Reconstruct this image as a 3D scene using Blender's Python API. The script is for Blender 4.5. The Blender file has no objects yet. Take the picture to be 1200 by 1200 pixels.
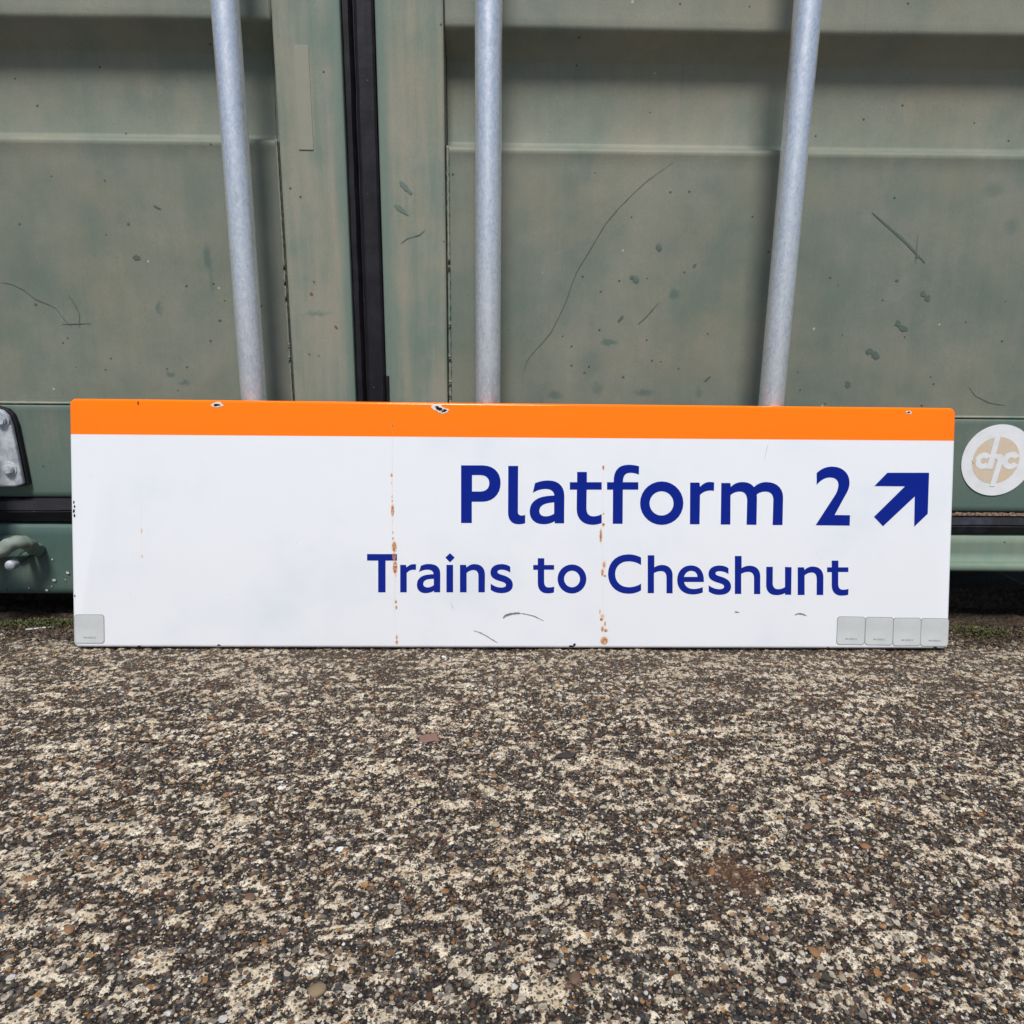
import bpy, bmesh, math, random
import numpy as np
from mathutils import Vector, Matrix, noise as mnoise
from mathutils.geometry import tessellate_polygon

S = bpy.context.scene
COL = S.collection
PI = math.pi
random.seed(7)

# ------------------------------------------------------------------ camera
cd = bpy.data.cameras.new('camera'); cam = bpy.data.objects.new('camera', cd); COL.objects.link(cam)
cd.sensor_width = 36.0; cd.lens = 25.5; cd.clip_start = 0.02; cd.clip_end = 2000
CR = Vector((0.99990656, -0.01023049, 0.00906703)); CD = Vector((0.00642505, -0.23373577, -0.97227892)); CF = Vector((0.01206618, 0.97224633, -0.2336482))
m = Matrix((CR, -CD, -CF)).transposed().to_4x4(); m.translation = (0, -1.10, 0.4112)
cam.matrix_world = m
S.camera = cam

# ------------------------------------------------------------------ light
SUN_EL, SUN_AZ = math.radians(59), math.radians(184)      # soft bright overcast from behind the camera
w = bpy.data.worlds.new('World'); S.world = w; w.use_nodes = True
nt = w.node_tree; bg = nt.nodes['Background']
sky = nt.nodes.new('ShaderNodeTexSky'); sky.sky_type = 'NISHITA'; sky.sun_disc = False
sky.sun_elevation = SUN_EL; sky.sun_rotation = SUN_AZ
sky.air_density = 1.0; sky.dust_density = 1.2; sky.ozone_density = 1.0
nt.links.new(sky.outputs[0], bg.inputs[0]); bg.inputs[1].default_value = 0.08
sd = bpy.data.lights.new('sun', 'SUN'); sun = bpy.data.objects.new('sun', sd); COL.objects.link(sun)
sd.energy = 3.4; sd.angle = math.radians(13); sd.color = (1, 0.965, 0.915)
dirv = Vector((math.sin(SUN_AZ) * math.cos(SUN_EL), math.cos(SUN_AZ) * math.cos(SUN_EL), math.sin(SUN_EL)))
sun.rotation_euler = dirv.to_track_quat('Z', 'Y').to_euler()
S.view_settings.view_transform = 'Standard'; S.view_settings.look = 'None'
S.view_settings.exposure = 0.10; S.view_settings.gamma = 1.0; S.view_settings.use_curve_mapping = False
S.render.engine = 'CYCLES'
S.cycles.max_bounces = 5; S.cycles.diffuse_bounces = 3; S.cycles.glossy_bounces = 3

# ------------------------------------------------------------------ helpers
def link(o, parent=None):
    COL.objects.link(o)
    if parent is not None: o.parent = parent
    return o
def thing(name, label, cat, loc=(0, 0, 0)):
    o = bpy.data.objects.new(name, None); o.empty_display_size = .05
    o.location = loc; o['label'] = label; o['category'] = cat
    return link(o)
def mesh(name, verts, faces, mats, parent=None, smooth=False, fm=None):
    me = bpy.data.meshes.new(name); me.from_pydata([tuple(v) for v in verts], [], faces)
    for q in (mats if isinstance(mats, (list, tuple)) else [mats]): me.materials.append(q)
    if fm: me.polygons.foreach_set('material_index', fm)
    if smooth: me.polygons.foreach_set('use_smooth', [True] * len(me.polygons))
    me.update()
    return link(bpy.data.objects.new(name, me), parent)
def bmobj(name, bm, mats, parent=None, smooth=False):
    me = bpy.data.meshes.new(name); bm.normal_update(); bm.to_mesh(me); bm.free()
    for q in (mats if isinstance(mats, (list, tuple)) else [mats]): me.materials.append(q)
    if smooth: me.polygons.foreach_set('use_smooth', [True] * len(me.polygons))
    return link(bpy.data.objects.new(name, me), parent)
def box_bm(x0, x1, y0, y1, z0, z1, bev=0.0, seg=2):
    bm = bmesh.new(); bmesh.ops.create_cube(bm, size=1)
    for v in bm.verts: v.co = Vector(((x0 + x1) / 2 + v.co.x * (x1 - x0), (y0 + y1) / 2 + v.co.y * (y1 - y0), (z0 + z1) / 2 + v.co.z * (z1 - z0)))
    if bev: bmesh.ops.bevel(bm, geom=bm.edges[:], offset=bev, segments=seg, affect='EDGES', profile=.5)
    return bm
def tube(pts, rad, n=10, cap=True):
    """verts, faces of a round tube through pts; rad a number or one per point"""
    V, F = [], []; P = [Vector(p) for p in pts]
    rs = rad if isinstance(rad, (list, tuple)) else [rad] * len(P)
    for i, p in enumerate(P):
        t = (P[min(i + 1, len(P) - 1)] - P[max(i - 1, 0)]).normalized()
        a = t.cross(Vector((0, 0, 1)));
        if a.length < .1: a = t.cross(Vector((1, 0, 0)))
        a.normalize(); b = t.cross(a)
        for k in range(n):
            q = 2 * PI * k / n; V.append(p + a * math.cos(q) * rs[i] + b * math.sin(q) * rs[i])
    for i in range(len(P) - 1):
        for k in range(n): F.append((i * n + k, i * n + (k + 1) % n, (i + 1) * n + (k + 1) % n, (i + 1) * n + k))
    if cap: F.append(tuple(range(n))[::-1]); F.append(tuple(range((len(P) - 1) * n, len(P) * n)))
    return V, F
def flat_fill(loops, y):
    """flat sheet in the x-z plane facing -y from one outer loop and any holes"""
    polys = [[Vector((a, b, 0)) for a, b in l] for l in loops]
    tri = tessellate_polygon(polys); pts = [p for l in polys for p in l]
    V = [(p.x, y, p.y) for p in pts]; F = []
    for t in tri:
        a, b, c = (pts[i] for i in t)
        cr = (b - a).cross(c - a).z
        if abs(cr) < 1e-12: continue
        F.append(tuple(t) if cr > 0 else tuple(t[::-1]))
    return V, F
def ribbon(pts, w0, y, jit=0.0):
    """thin tapering mark in the x-z plane"""
    V, F = [], []; P = [Vector((a, b)) for a, b in pts]
    Q = []
    for i in range(len(P) - 1):
        for k in range(4): Q.append(P[i].lerp(P[i + 1], k / 4))
    Q.append(P[-1]); n = len(Q)
    for i, p in enumerate(Q):
        t = (Q[min(i + 1, n - 1)] - Q[max(i - 1, 0)]).normalized(); nn = Vector((-t.y, t.x))
        w = w0 * (.25 + .75 * math.sin(PI * (i + .3) / (n - .4)) ** .6) * random.uniform(1 - jit, 1 + jit) / 2
        a, b = p + nn * w, p - nn * w
        V += [(a.x, y, a.y), (b.x, y, b.y)]
        if i: F.append((2 * i - 2, 2 * i - 1, 2 * i + 1, 2 * i))
    return V, F
def splat(cx, cz, rx, rz, n=14, jag=.35, rot=0.0):
    L = []
    for k in range(n):
        a = 2 * PI * k / n; r = random.uniform(1 - jag, 1 + jag * .5)
        u, v_ = math.cos(a) * rx * r, math.sin(a) * rz * r
        L.append((cx + u * math.cos(rot) - v_ * math.sin(rot), cz + u * math.sin(rot) + v_ * math.cos(rot)))
    return L
def extrude_profile(prof, axis, a0, a1, n=2, wob=0.0):
    """prof: list of (p, y); axis 'z' -> p is x, runs along z; axis 'x' -> p is z, runs along x"""
    V, F = [], []; m_ = len(prof)
    for i in range(n):
        t = a0 + (a1 - a0) * i / (n - 1)
        for (p, y) in prof:
            dy = wob * mnoise.noise(Vector((p * 60, t * 25, 3.1))) if wob else 0
            V.append((p + dy, y + dy, t) if axis == 'z' else (t, y + dy, p + dy))
    for i in range(n - 1):
        for k in range(m_ - 1):
            q = (i * m_ + k, i * m_ + k + 1, (i + 1) * m_ + k + 1, (i + 1) * m_ + k)
            F.append(q if axis == 'z' else q)
    return V, F

# ------------------------------------------------------------------ materials
class NT:
    def __init__(s, name):
        s.m = bpy.data.materials.new(name); s.m.use_nodes = True; s.t = s.m.node_tree
        s.b = s.t.nodes['Principled BSDF']; s.co = s.t.nodes.new('ShaderNodeTexCoord').outputs['Object']
    def n(s, kind, **k):
        q = s.t.nodes.new(kind)
        for a, b in k.items(): setattr(q, a, b)
        return q
    def put(s, sock, v):
        if hasattr(v, 'is_linked'): s.t.links.new(v, sock)
        elif v is not None: sock.default_value = v
    def math(s, op, a, b=None, clamp=False):
        q = s.n('ShaderNodeMath', operation=op, use_clamp=clamp); s.put(q.inputs[0], a); s.put(q.inputs[1], b); return q.outputs[0]
    def vmath(s, op, a, b=None):
        q = s.n('ShaderNodeVectorMath', operation=op); s.put(q.inputs[0], a); s.put(q.inputs[1], b)
        return q.outputs['Value' if op in ('LENGTH', 'DOT_PRODUCT') else 'Vector']
    def map(s, sc, co=None):
        return s.vmath('MULTIPLY', co or s.co, sc)
    def noise(s, scale, det=4, rough=.55, co=None, dist=0.0, sc=None):
        q = s.n('ShaderNodeTexNoise'); s.put(q.inputs['Vector'], s.map(sc, co) if sc else (co or s.co))
        q.inputs['Scale'].default_value = scale; q.inputs['Detail'].default_value = det
        q.inputs['Roughness'].default_value = rough; q.inputs['Distortion'].default_value = dist
        return q.outputs['Fac']
    def voro(s, scale, co=None, out='Color', feat='F1', sc=None):
        q = s.n('ShaderNodeTexVoronoi', feature=feat); s.put(q.inputs['Vector'], s.map(sc, co) if sc else (co or s.co)); q.inputs['Scale'].default_value = scale
        return q.outputs[out]
    def step(s, v, a, b):
        q = s.n('ShaderNodeMapRange'); q.interpolation_type = 'SMOOTHSTEP'; s.put(q.inputs['Value'], v)
        q.inputs['From Min'].default_value = a; q.inputs['From Max'].default_value = b; return q.outputs['Result']
    def mix(s, f, a, b):
        q = s.n('ShaderNodeMix', data_type='RGBA'); s.put(q.inputs[0], f)
        for i, v in ((6, a), (7, b)): s.put(q.inputs[i], (*v, 1) if isinstance(v, tuple) else v)
        return q.outputs[2]
    def sep(s, v):
        q = s.n('ShaderNodeSeparateXYZ'); s.put(q.inputs[0], v); return q.outputs
    def attr(s, name, out='Fac'):
        q = s.n('ShaderNodeAttribute', attribute_name=name); return q.outputs[out]
    def bump(s, h, strength=.3, dist=.001):
        q = s.n('ShaderNodeBump'); s.put(q.inputs['Height'], h); q.inputs['Strength'].default_value = strength; q.inputs['Distance'].default_value = dist
        s.t.links.new(q.outputs[0], s.b.inputs['Normal'])
    def blobs(s, L, co=None, soft=1.0, distort=0.0, dscale=600):
        """union of ellipses (x, z, rx, rz, strength) in metres"""
        c = co or s.co
        if distort:
            q = s.n('ShaderNodeTexNoise'); s.put(q.inputs['Vector'], c); q.inputs['Scale'].default_value = dscale; q.inputs['Detail'].default_value = 2
            d = s.vmath('MULTIPLY', s.vmath('SUBTRACT', q.outputs['Color'], (.5, .5, .5)), (distort, 0, distort)); c = s.vmath('ADD', c, d)
        acc = None
        for x, z, rx, rz, st in L:
            v = s.vmath('LENGTH', s.vmath('MULTIPLY', s.vmath('SUBTRACT', c, (x, 0, z)), (1 / rx, 0, 1 / rz)))
            r = s.math('MULTIPLY', s.math('SUBTRACT', 1.0 + soft, v, True) if False else s.math('SUBTRACT', 1.35, v, True), st)
            acc = r if acc is None else s.math('MAXIMUM', acc, r)
        return acc
    def out(s, col=None, rough=None, metal=None, spec=None):
        s.put(s.b.inputs['Base Color'], (*col, 1) if isinstance(col, tuple) else col)
        if rough is not None: s.put(s.b.inputs['Roughness'], rough)
        if metal is not None: s.put(s.b.inputs['Metallic'], metal)
        if spec is not None: s.put(s.b.inputs['Specular IOR Level'], spec)
        return s.m

def paint_material(name, teal, dust, bias=0.0, streak=1.0, blobs=None, seam_teal=False, specks=True, low=False):
    n = NT(name)
    big = n.noise(3.2, 4, .6); med = n.noise(14, 5, .6); vert = n.noise(1.0, 5, .62, sc=(60, 60, 5))
    f = n.math('ADD', n.math('ADD', n.math('MULTIPLY', big, .9), n.math('MULTIPLY', med, .55)), n.math('MULTIPLY', vert, .5 * streak))
    f = n.step(n.math('ADD', f, bias), .62 + .25 * streak - .05, 1.22 + .2 * streak)
    if seam_teal:                                   # dust rubbed off beside the gasket
        x = n.sep(n.co)[0]
        d = n.math('ABSOLUTE', n.math('ADD', x, .198))
        edge = n.step(n.math('ADD', d, n.math('MULTIPLY', n.noise(1, 4, .6, sc=(40, 40, 6)), -.022)), .034, .016)
        f = n.math('MULTIPLY', f, n.math('SUBTRACT', 1.0, n.math('MULTIPLY', edge, .85)))
    if low:                                         # washed cleaner towards the bottom edge
        f = n.math('MULTIPLY', f, n.step(n.math('ADD', n.sep(n.co)[2], n.math('MULTIPLY', n.noise(18, 3), .05)), .17, .30))
    hue = n.noise(7, 3, .5, co=n.vmath('ADD', n.co, (5.3, 1.1, 2.7)))
    d2 = n.mix(n.step(hue, .35, .7), dust, (dust[0] * 1.0, dust[1] * .955, dust[2] * .90))
    fine = n.noise(420, 3, .7)
    c = n.mix(f, teal, d2)
    c = n.mix(n.math('MULTIPLY', n.step(fine, .35, .75), .22), c, (dust[0] * .42, dust[1] * .44, dust[2] * .42))
    wv = n.noise(1, 3, .6, sc=(900, 900, 90)); c = n.mix(n.math('MULTIPLY', n.step(wv, .5, .8), .12), c, (dust[0] * 1.5, dust[1] * 1.5, dust[2] * 1.5))
    run = n.noise(1, 3, .6, sc=(150, 150, 3.5)); gate = n.step(n.noise(6, 2, co=n.vmath('ADD', n.co, (8.1, 0, 3.3))), .45, .65)
    c = n.mix(n.math('MULTIPLY', n.math('MULTIPLY', n.step(run, .60, .74), gate), .30), c, (teal[0] * .8, teal[1] * .82, teal[2] * .8))
    if blobs:
        bl = n.blobs(blobs, distort=.012, dscale=110)
        c = n.mix(n.math('MULTIPLY', n.step(bl, .05, .9), .75), c, (teal[0] * .72, teal[1] * .84, teal[2] * .84))
    if specks:
        sp = n.voro(75, out='Distance', co=n.vmath('ADD', n.co, (.3, 0, .7))); sc = n.sep(n.voro(75, out='Color', co=n.vmath('ADD', n.co, (.3, 0, .7))))[0]
        mask = n.math('MULTIPLY', n.math('LESS_THAN', sp, .13), n.math('GREATER_THAN', sc, .93))
        c = n.mix(n.math('MULTIPLY', mask, .8), c, (.03, .035, .03))
        sp2 = n.voro(52, out='Distance'); sc2 = n.sep(n.voro(52, out='Color'))[1]
        mask2 = n.math('MULTIPLY', n.math('LESS_THAN', sp2, .1), n.math('GREATER_THAN', sc2, .992))
        c = n.mix(n.math('MULTIPLY', mask2, .7), c, (.5, .48, .42))
    n.bump(n.math('ADD', n.math('MULTIPLY', n.noise(260, 4, .6), .5), n.noise(30, 3, .5)), .25, .0012)
    return n.out(c, .58, spec=.35)

TEAL = (.122, .170, .142); DUST = (.268, .264, .210)
PB = [(-.426, .517, .006, .02, .9), (-.423, .49, .004, .03, .5), (-.503, .448, .005, .012, .8), (.140, .338, .012, .012, .6), (.221, .539, .005, .006, 1),
      (.246, .475, .009, .008, .9), (.188, .496, .007, .004, 1), (.154, .406, .014, .005, .9), (.211, .333, .016, .006, .8), (.076, .328, .012, .007, .8),
      (.13, .376, .03, .03, .45), (.694, .62, .018, .012, .55), (.726, .573, .012, .014, .5), (.294, .3336, .006, .01, .6), (-.495, .352, .008, .006, .9),
      (-.476, .341, .01, .004, .9), (.57, .583, .03, .05, .25), (.66, .595, .05, .04, .25), (-.6, .55, .05, .07, .3), (-.44, .60, .03, .06, .35), (.02, .60, .012, .07, .25), (.09, .62, .02, .02, .35)]
M_PANEL = paint_material('dusty green panel paint', TEAL, DUST, .20, .35, PB)
M_FRAME = paint_material('chalky green frame paint', (.145, .215, .180), (.315, .305, .245), .17, 1.5, [(-.272, .443, .02, .004, .7), (-.2, .6, .006, .05, .5), (-.13, .40, .02, .08, .3)], True)
M_RAIL = paint_material('teal rail paint', (.100, .165, .142), (.225, .23, .185), .06, .9, low=True)
M_SILL = paint_material('worn teal sill paint', (.075, .135, .118), (.16, .18, .15), -.10, .9)
M_SILLK = paint_material('cast keeper paint', (.13, .21, .185), (.28, .31, .28), .15, .5)
M_SILLR = paint_material('pale green sill paint', (.16, .235, .185), (.25, .28, .215), .05, 1.0)

n = NT('galvanised steel')
sp = n.sep(n.voro(420, out='Color', sc=(1, 1, .55)))[0]
c = n.mix(n.step(sp, 0, 1), (.70, .75, .84), (.86, .90, .96))
c = n.mix(n.math('MULTIPLY', n.step(n.noise(1, 5, .7, sc=(110, 110, 16)), .42, .66), .6), c, (.93, .95, .97))
c = n.mix(n.math('MULTIPLY', n.step(n.noise(330, 4, .7), .50, .8), .45), c, (.34, .38, .48))
c = n.mix(n.math('MULTIPLY', n.step(n.noise(1, 4, .6, sc=(25, 25, 12)), .58, .75), .35), c, (.40, .34, .36))
n.bump(n.math('ADD', n.noise(500, 4, .7), n.math('MULTIPLY', n.noise(70, 3), 1.5)), .35, .0006)
M_GALV = n.out(c, n.math('ADD', .24, n.math('MULTIPLY', n.noise(120, 3), .22)), .72)

n = NT('pale galvanised plate')
c = n.mix(n.step(n.noise(60, 5, .7), .35, .7), (.36, .40, .46), (.68, .71, .74))
n.bump(n.noise(300, 4), .4, .0008); M_PLATE = n.out(c, .55, .25)

def rubber(name, top):
    n = NT(name)
    c = n.mix(n.step(n.noise(40, 5, .6), .4, .8), (.006, .005, .008), top)
    c = n.mix(n.math('MULTIPLY', n.step(n.noise(1, 5, .75, sc=(700, 700, 120)), .62, .72), .75), c, (.10, .095, .10))
    s1 = n.voro(160, out='Distance'); s2 = n.sep(n.voro(160))[0]
    c = n.mix(n.math('MULTIPLY', n.math('LESS_THAN', s1, .11), n.math('GREATER_THAN', s2, .965)), c, (.20, .18, .16))
    n.bump(n.noise(200, 3), .3, .0006)
    return n.out(c, .5, spec=.4)
M_RUBBER = rubber('black door rubber', (.016, .013, .020))

n = NT('rusty crud')
c = n.mix(n.step(n.noise(260, 4, .7), .35, .65), (.03, .022, .018), (.26, .17, .11)); n.bump(n.noise(300, 4), .8, .002); M_CRUD = n.out(c, .9)
n = NT('old paint scratch'); c = n.mix(n.noise(200, 3), (.070, .105, .088), (.12, .155, .13)); M_SCR = n.out(c, .7)
n = NT('rubbed frame paint'); c = n.mix(n.noise(200, 3), (.11, .165, .14), (.15, .20, .17)); M_SCRF = n.out(c, .7)
n = NT('hairline scratch'); M_SCRD = n.out((.105, .113, .093), .8)
n = NT('bare rust spot'); M_RUSTSPOT = n.out((.22, .10, .03), .9)
n = NT('dark seam'); M_SEAM = n.out((.012, .014, .013), .9)
n = NT('white paint spatter'); M_SPAT = n.out((.62, .64, .62), .7)
n = NT('beige tape'); c = n.mix(n.noise(60, 4), (.26, .265, .21), (.32, .31, .25)); M_TAPE = n.out(c, .7)

# sign enamels; the rust runs belong to the sheet, so every colour shares them
RUST = [(428.8, 301.7, 1.04, 3.12, 1), (428.8, 275.3, 1.3, 1.88, 0.5), (427.7, 235.1, 1.56, 3.12, 0.9), (427.7, 224.7, 0.78, 3.75, 0.6), (428.3, 206.3, 0.91, 2.5, 0.8), (428.3, 200.5, 0.91, 2.5, 0.9), (428.9, 187.8, 2.08, 10.0, 1), (428.9, 172.8, 0.91, 5.0, 0.5), (429.3, 157.7, 1.04, 2.5, 0.8), (429.5, 149.6, 1.04, 2.5, 0.8), (431.2, 138.0, 3.12, 8.75, 1), (431.2, 125.3, 2.08, 6.25, 0.9), (432.4, 110.2, 2.6, 10.0, 1.2), (433.6, 99.7, 1.04, 5.0, 0.6), (433.6, 63.5, 1.17, 3.12, 1), (434.2, 55.4, 1.3, 3.12, 0.9), (434.8, 14.4, 1.56, 5.0, 0.7), (434.9, 7.3, 1.69, 3.75, 1), (714.4, 247.8, 1.43, 3.75, 1), (714.2, 261.7, 0.65, 5.0, 0.3), (715.5, 185.1, 1.3, 2.0, 0.9), (715.4, 170.0, 1.82, 3.12, 1), (712.1, 154.8, 1.56, 11.25, 1), (717.3, 115.0, 2.6, 7.5, 0.7), (715.1, 104.5, 1.69, 6.25, 1), (718.6, 99.8, 1.95, 1.88, 1), (712.2, 50.4, 1.04, 5.0, 0.7), (715.8, 44.5, 3.25, 5.0, 0.6), (714.7, 39.8, 2.08, 2.5, 1.1), (719.5, 33.9, 1.3, 5.0, 0.8), (716.1, 26.8, 1.95, 5.0, 0.9), (720.8, 24.5, 2.6, 2.5, 1.1), (718.7, 10.3, 4.42, 6.25, 1.2), (93.0, 211.8, 1.04, 7.5, 0.3), (93.2, 183.2, 1.04, 11.25, 0.35), (93.4, 158.0, 1.3, 6.25, 0.6), (93.2, 137.3, 1.04, 7.5, 0.4), (93.6, 123.5, 1.56, 3.75, 0.6), (93.4, 110.9, 1.04, 6.25, 0.35)]
RUST += [(428.6, 215, .9, 115, .42), (432.2, 80, .9, 75, .42), (714.6, 180, .9, 110, .34), (716.5, 70, .9, 60, .34), (93.2, 165, .8, 60, .30)]
RUSTM = [(a / 1000, b / 1000, c_ * (1.25 if e > .5 else 1) / 1000, d / 1000, e) for a, b, c_, d, e in RUST]
def enamel(name, base, rough=.16, dirt=.5, rust=True, spec=.5):  # dirt scales real grime and also the painted sky-reflection clouding
    n = NT(name)
    c = n.mix(n.math('MULTIPLY', n.step(n.noise(6, 4, .6), .45, .8), 1.0 * dirt), base, (base[0] * .80, base[1] * .84, base[2] * .90))  # bluish clouding: sky reflections painted into the enamel colour
    c = n.mix(n.math('MULTIPLY', n.step(n.noise(55, 5, .7), .60, .8), .18 * dirt), c, (.32, .31, .29))
    s1 = n.voro(90, out='Distance'); s2 = n.sep(n.voro(90))[0]
    c = n.mix(n.math('MULTIPLY', n.math('MULTIPLY', n.math('LESS_THAN', s1, .07), n.math('GREATER_THAN', s2, .965)), .45 * dirt), c, (.12, .10, .08))
    rgh = rough
    if rust:
        m1 = n.blobs(RUSTM, distort=.0016, dscale=420)
        halo = n.step(m1, .12, .75)
        brk = n.step(n.noise(330, 3, .7), .36, .52)
        core = n.math('MULTIPLY', n.step(m1, .45, .85), brk)
        c = n.mix(n.math('MULTIPLY', halo, .62), c, (.72, .36, .10))
        c = n.mix(core, c, n.mix(n.step(n.noise(500, 2), .48, .66), (.46, .15, .04), (.10, .04, .025)))
        rgh = n.math('ADD', rough, n.math('MULTIPLY', halo, .5))
    n.bump(n.math('ADD', n.noise(9, 2, .4), n.math('MULTIPLY', n.noise(160, 2, .4), .03)), .35, .0012)
    return n.out(c, rgh, spec=spec)
M_WHITE = enamel('white enamel', (.78, .80, .84))
M_ORANGE = enamel('orange enamel', (1.0, .195, .0), .14, .06, spec=.3)
M_BLUE = enamel('blue enamel', (.0005, .012, .225), .12, .02, spec=.22)
n = NT('exposed dark steel'); M_CHIP = n.out((.014, .012, .022), .9, spec=.1)
n = NT('broken enamel edge'); c = n.mix(n.noise(500, 2), (.6, .52, .42), (.85, .82, .78)); M_CHIPW = n.out(c, .5)
n = NT('silver label'); c = n.mix(n.step(n.noise(30, 4), .35, .7), (.52, .54, .54), (.60, .62, .62)); c = n.mix(n.math('MULTIPLY', n.noise(700, 2), .15), c, (.3, .3, .32)); M_LABEL = n.out(c, .38, .05)
n = NT('silver label edge'); M_LABELE = n.out((.26, .27, .29), .5)
n = NT('grey label print'); M_PRINT = n.out((.16, .16, .17), .6)
n = NT('white vinyl'); c = n.mix(n.step(n.noise(40, 5, .7), .4, .75), (.84, .86, .88), (.76, .78, .80)); M_VINYL = n.out(c, .45)
n = NT('faded tan print'); c = n.mix(n.step(n.noise(90, 5, .75), .35, .65), (.72, .55, .38), (.66, .60, .50)); M_TAN = n.out(c, .55)

# ------------------------------------------------------------------ ground
def vnoise(x, y, seed):
    xi = np.floor(x).astype(np.int64); yi = np.floor(y).astype(np.int64); fx = x - xi; fy = y - yi
    def h(a, b):
        v = (a * 374761393 + b * 668265263 + seed * 982451653) & 0xffffffff
        v = ((v ^ (v >> 13)) * 1274126177) & 0xffffffff
        v = ((v ^ (v >> 16)) * 2246822519) & 0xffffffff
        return ((v ^ (v >> 15)) & 0xffffff) / float(0xffffff)
    u = fx * fx * (3 - 2 * fx); v = fy * fy * (3 - 2 * fy)
    return (h(xi, yi) * (1 - u) + h(xi + 1, yi) * u) * (1 - v) + (h(xi, yi + 1) * (1 - u) + h(xi + 1, yi + 1) * u) * v
def fbm(x, y, seed, o=4, g=.5):
    s = 0; a = 1; t = 0
    for k in range(o): s = s + a * vnoise(x * 2 ** k + 17.3 * k, y * 2 ** k - 9.1 * k, seed + k); t += a; a *= g
    return s / t
def ground_fields(x, y):
    wx = x + .02 * (fbm(x * 14, y * 14, 5) - .5); wy = y + .035 * (fbm(x * 5, y * 9, 9, 3) - .5)
    ridge = fbm(wx * 26, wy * 105, 21, 3, .5)                     # brushed ridges running along x
    patch = fbm(x * 95, y * 150, 33, 4, .6)
    big = fbm(x * 7, y * 9, 41, 3)
    fine = fbm(x * 330, y * 330, 55, 3, .6)
    grit = fbm(x * 185, y * 210, 61, 3, .6)
    worn = .5 + .85 * (.44 * (ridge - .5) + .26 * (patch - .5) + .05 * (big - .5) + .50 * (fine - .5) + .72 * (grit - .5))
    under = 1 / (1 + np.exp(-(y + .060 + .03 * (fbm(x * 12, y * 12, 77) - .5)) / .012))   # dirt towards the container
    base = -.0038 * (x + .58) - .0027
    z = base + .0020 * (big - .5) + .0036 * (patch - .5) + .0026 * (ridge - .5) + .0022 * (fine - .5) + .0034 * (grit - .5) - .0014
    z = z - under * .030 + under * .012 * (fbm(x * 30, y * 30, 91, 4, .6) - .5)
    return z, worn, under
PX0, PX1, PY0, PY1 = -.98, 1.02, -.84, .10
nx, ny = 1120, 520
xs = np.linspace(PX0, PX1, nx); ys = np.linspace(PY0, PY1, ny)
GX, GY = np.meshgrid(xs, ys)
GZ, WORN, UNDER = ground_fields(GX, GY)
edge = np.minimum.reduce([(GX - PX0) / .04, (PX1 - GX) / .04, (GY - PY0) / .04, (PY1 - GY) / .02, np.ones_like(GX)]).clip(0, 1)
BZ = -.010
GZ = GZ * edge + BZ * (1 - edge)
verts = np.stack([GX, GY, GZ], -1).reshape(-1, 3)
idx = np.arange(nx * ny).reshape(ny, nx)
quads = np.stack([idx[:-1, :-1], idx[:-1, 1:], idx[1:, 1:], idx[1:, :-1]], -1).reshape(-1, 4)
outer = np.array([[a, b, BZ] for b in (-400, PY0, PY1, 400) for a in (-400, PX0, PX1, 400)], float)
k0 = len(verts); oq = [[k0 + r * 4 + c_, k0 + r * 4 + c_ + 1, k0 + r * 4 + c_ + 5, k0 + r * 4 + c_ + 4] for r in range(3) for c_ in range(3) if not (r == 1 and c_ == 1)]
verts = np.concatenate([verts, outer]); quads = np.concatenate([quads, np.array(oq)])
gm = bpy.data.meshes.new('ground'); gm.vertices.add(len(verts)); gm.vertices.foreach_set('co', verts.ravel())
gm.loops.add(quads.size); gm.loops.foreach_set('vertex_index', quads.ravel().astype(np.int32))
gm.polygons.add(len(quads)); gm.polygons.foreach_set('loop_start', np.arange(0, quads.size, 4, dtype=np.int32))
gm.polygons.foreach_set('loop_total', np.full(len(quads), 4, dtype=np.int32)); gm.update(calc_edges=True); gm.validate()
gm.polygons.foreach_set('use_smooth', np.ones(len(gm.polygons), dtype=bool))
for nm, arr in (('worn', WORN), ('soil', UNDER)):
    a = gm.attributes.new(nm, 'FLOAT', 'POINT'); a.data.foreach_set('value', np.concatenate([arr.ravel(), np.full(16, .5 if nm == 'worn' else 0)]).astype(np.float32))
n = NT('worn exposed aggregate concrete')
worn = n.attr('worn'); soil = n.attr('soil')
f = n.math('ADD', worn, n.math('MULTIPLY', n.math('SUBTRACT', n.noise(520, 4, .75), .5), .62))
vy = n.sep(n.co)[1]
cream = n.mix(n.step(n.noise(60, 4, .6), .35, .7), (.60, .49, .345), (.86, .77, .61))
cream = n.mix(n.step(n.noise(420, 3, .7), .45, .75), cream, (.30, .25, .19))
grime = n.mix(n.step(n.noise(300, 4, .8), .46, .68), (.011, .010, .010), (.15, .108, .072))
c = n.mix(n.step(f, .535, .585), grime, cream)
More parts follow.
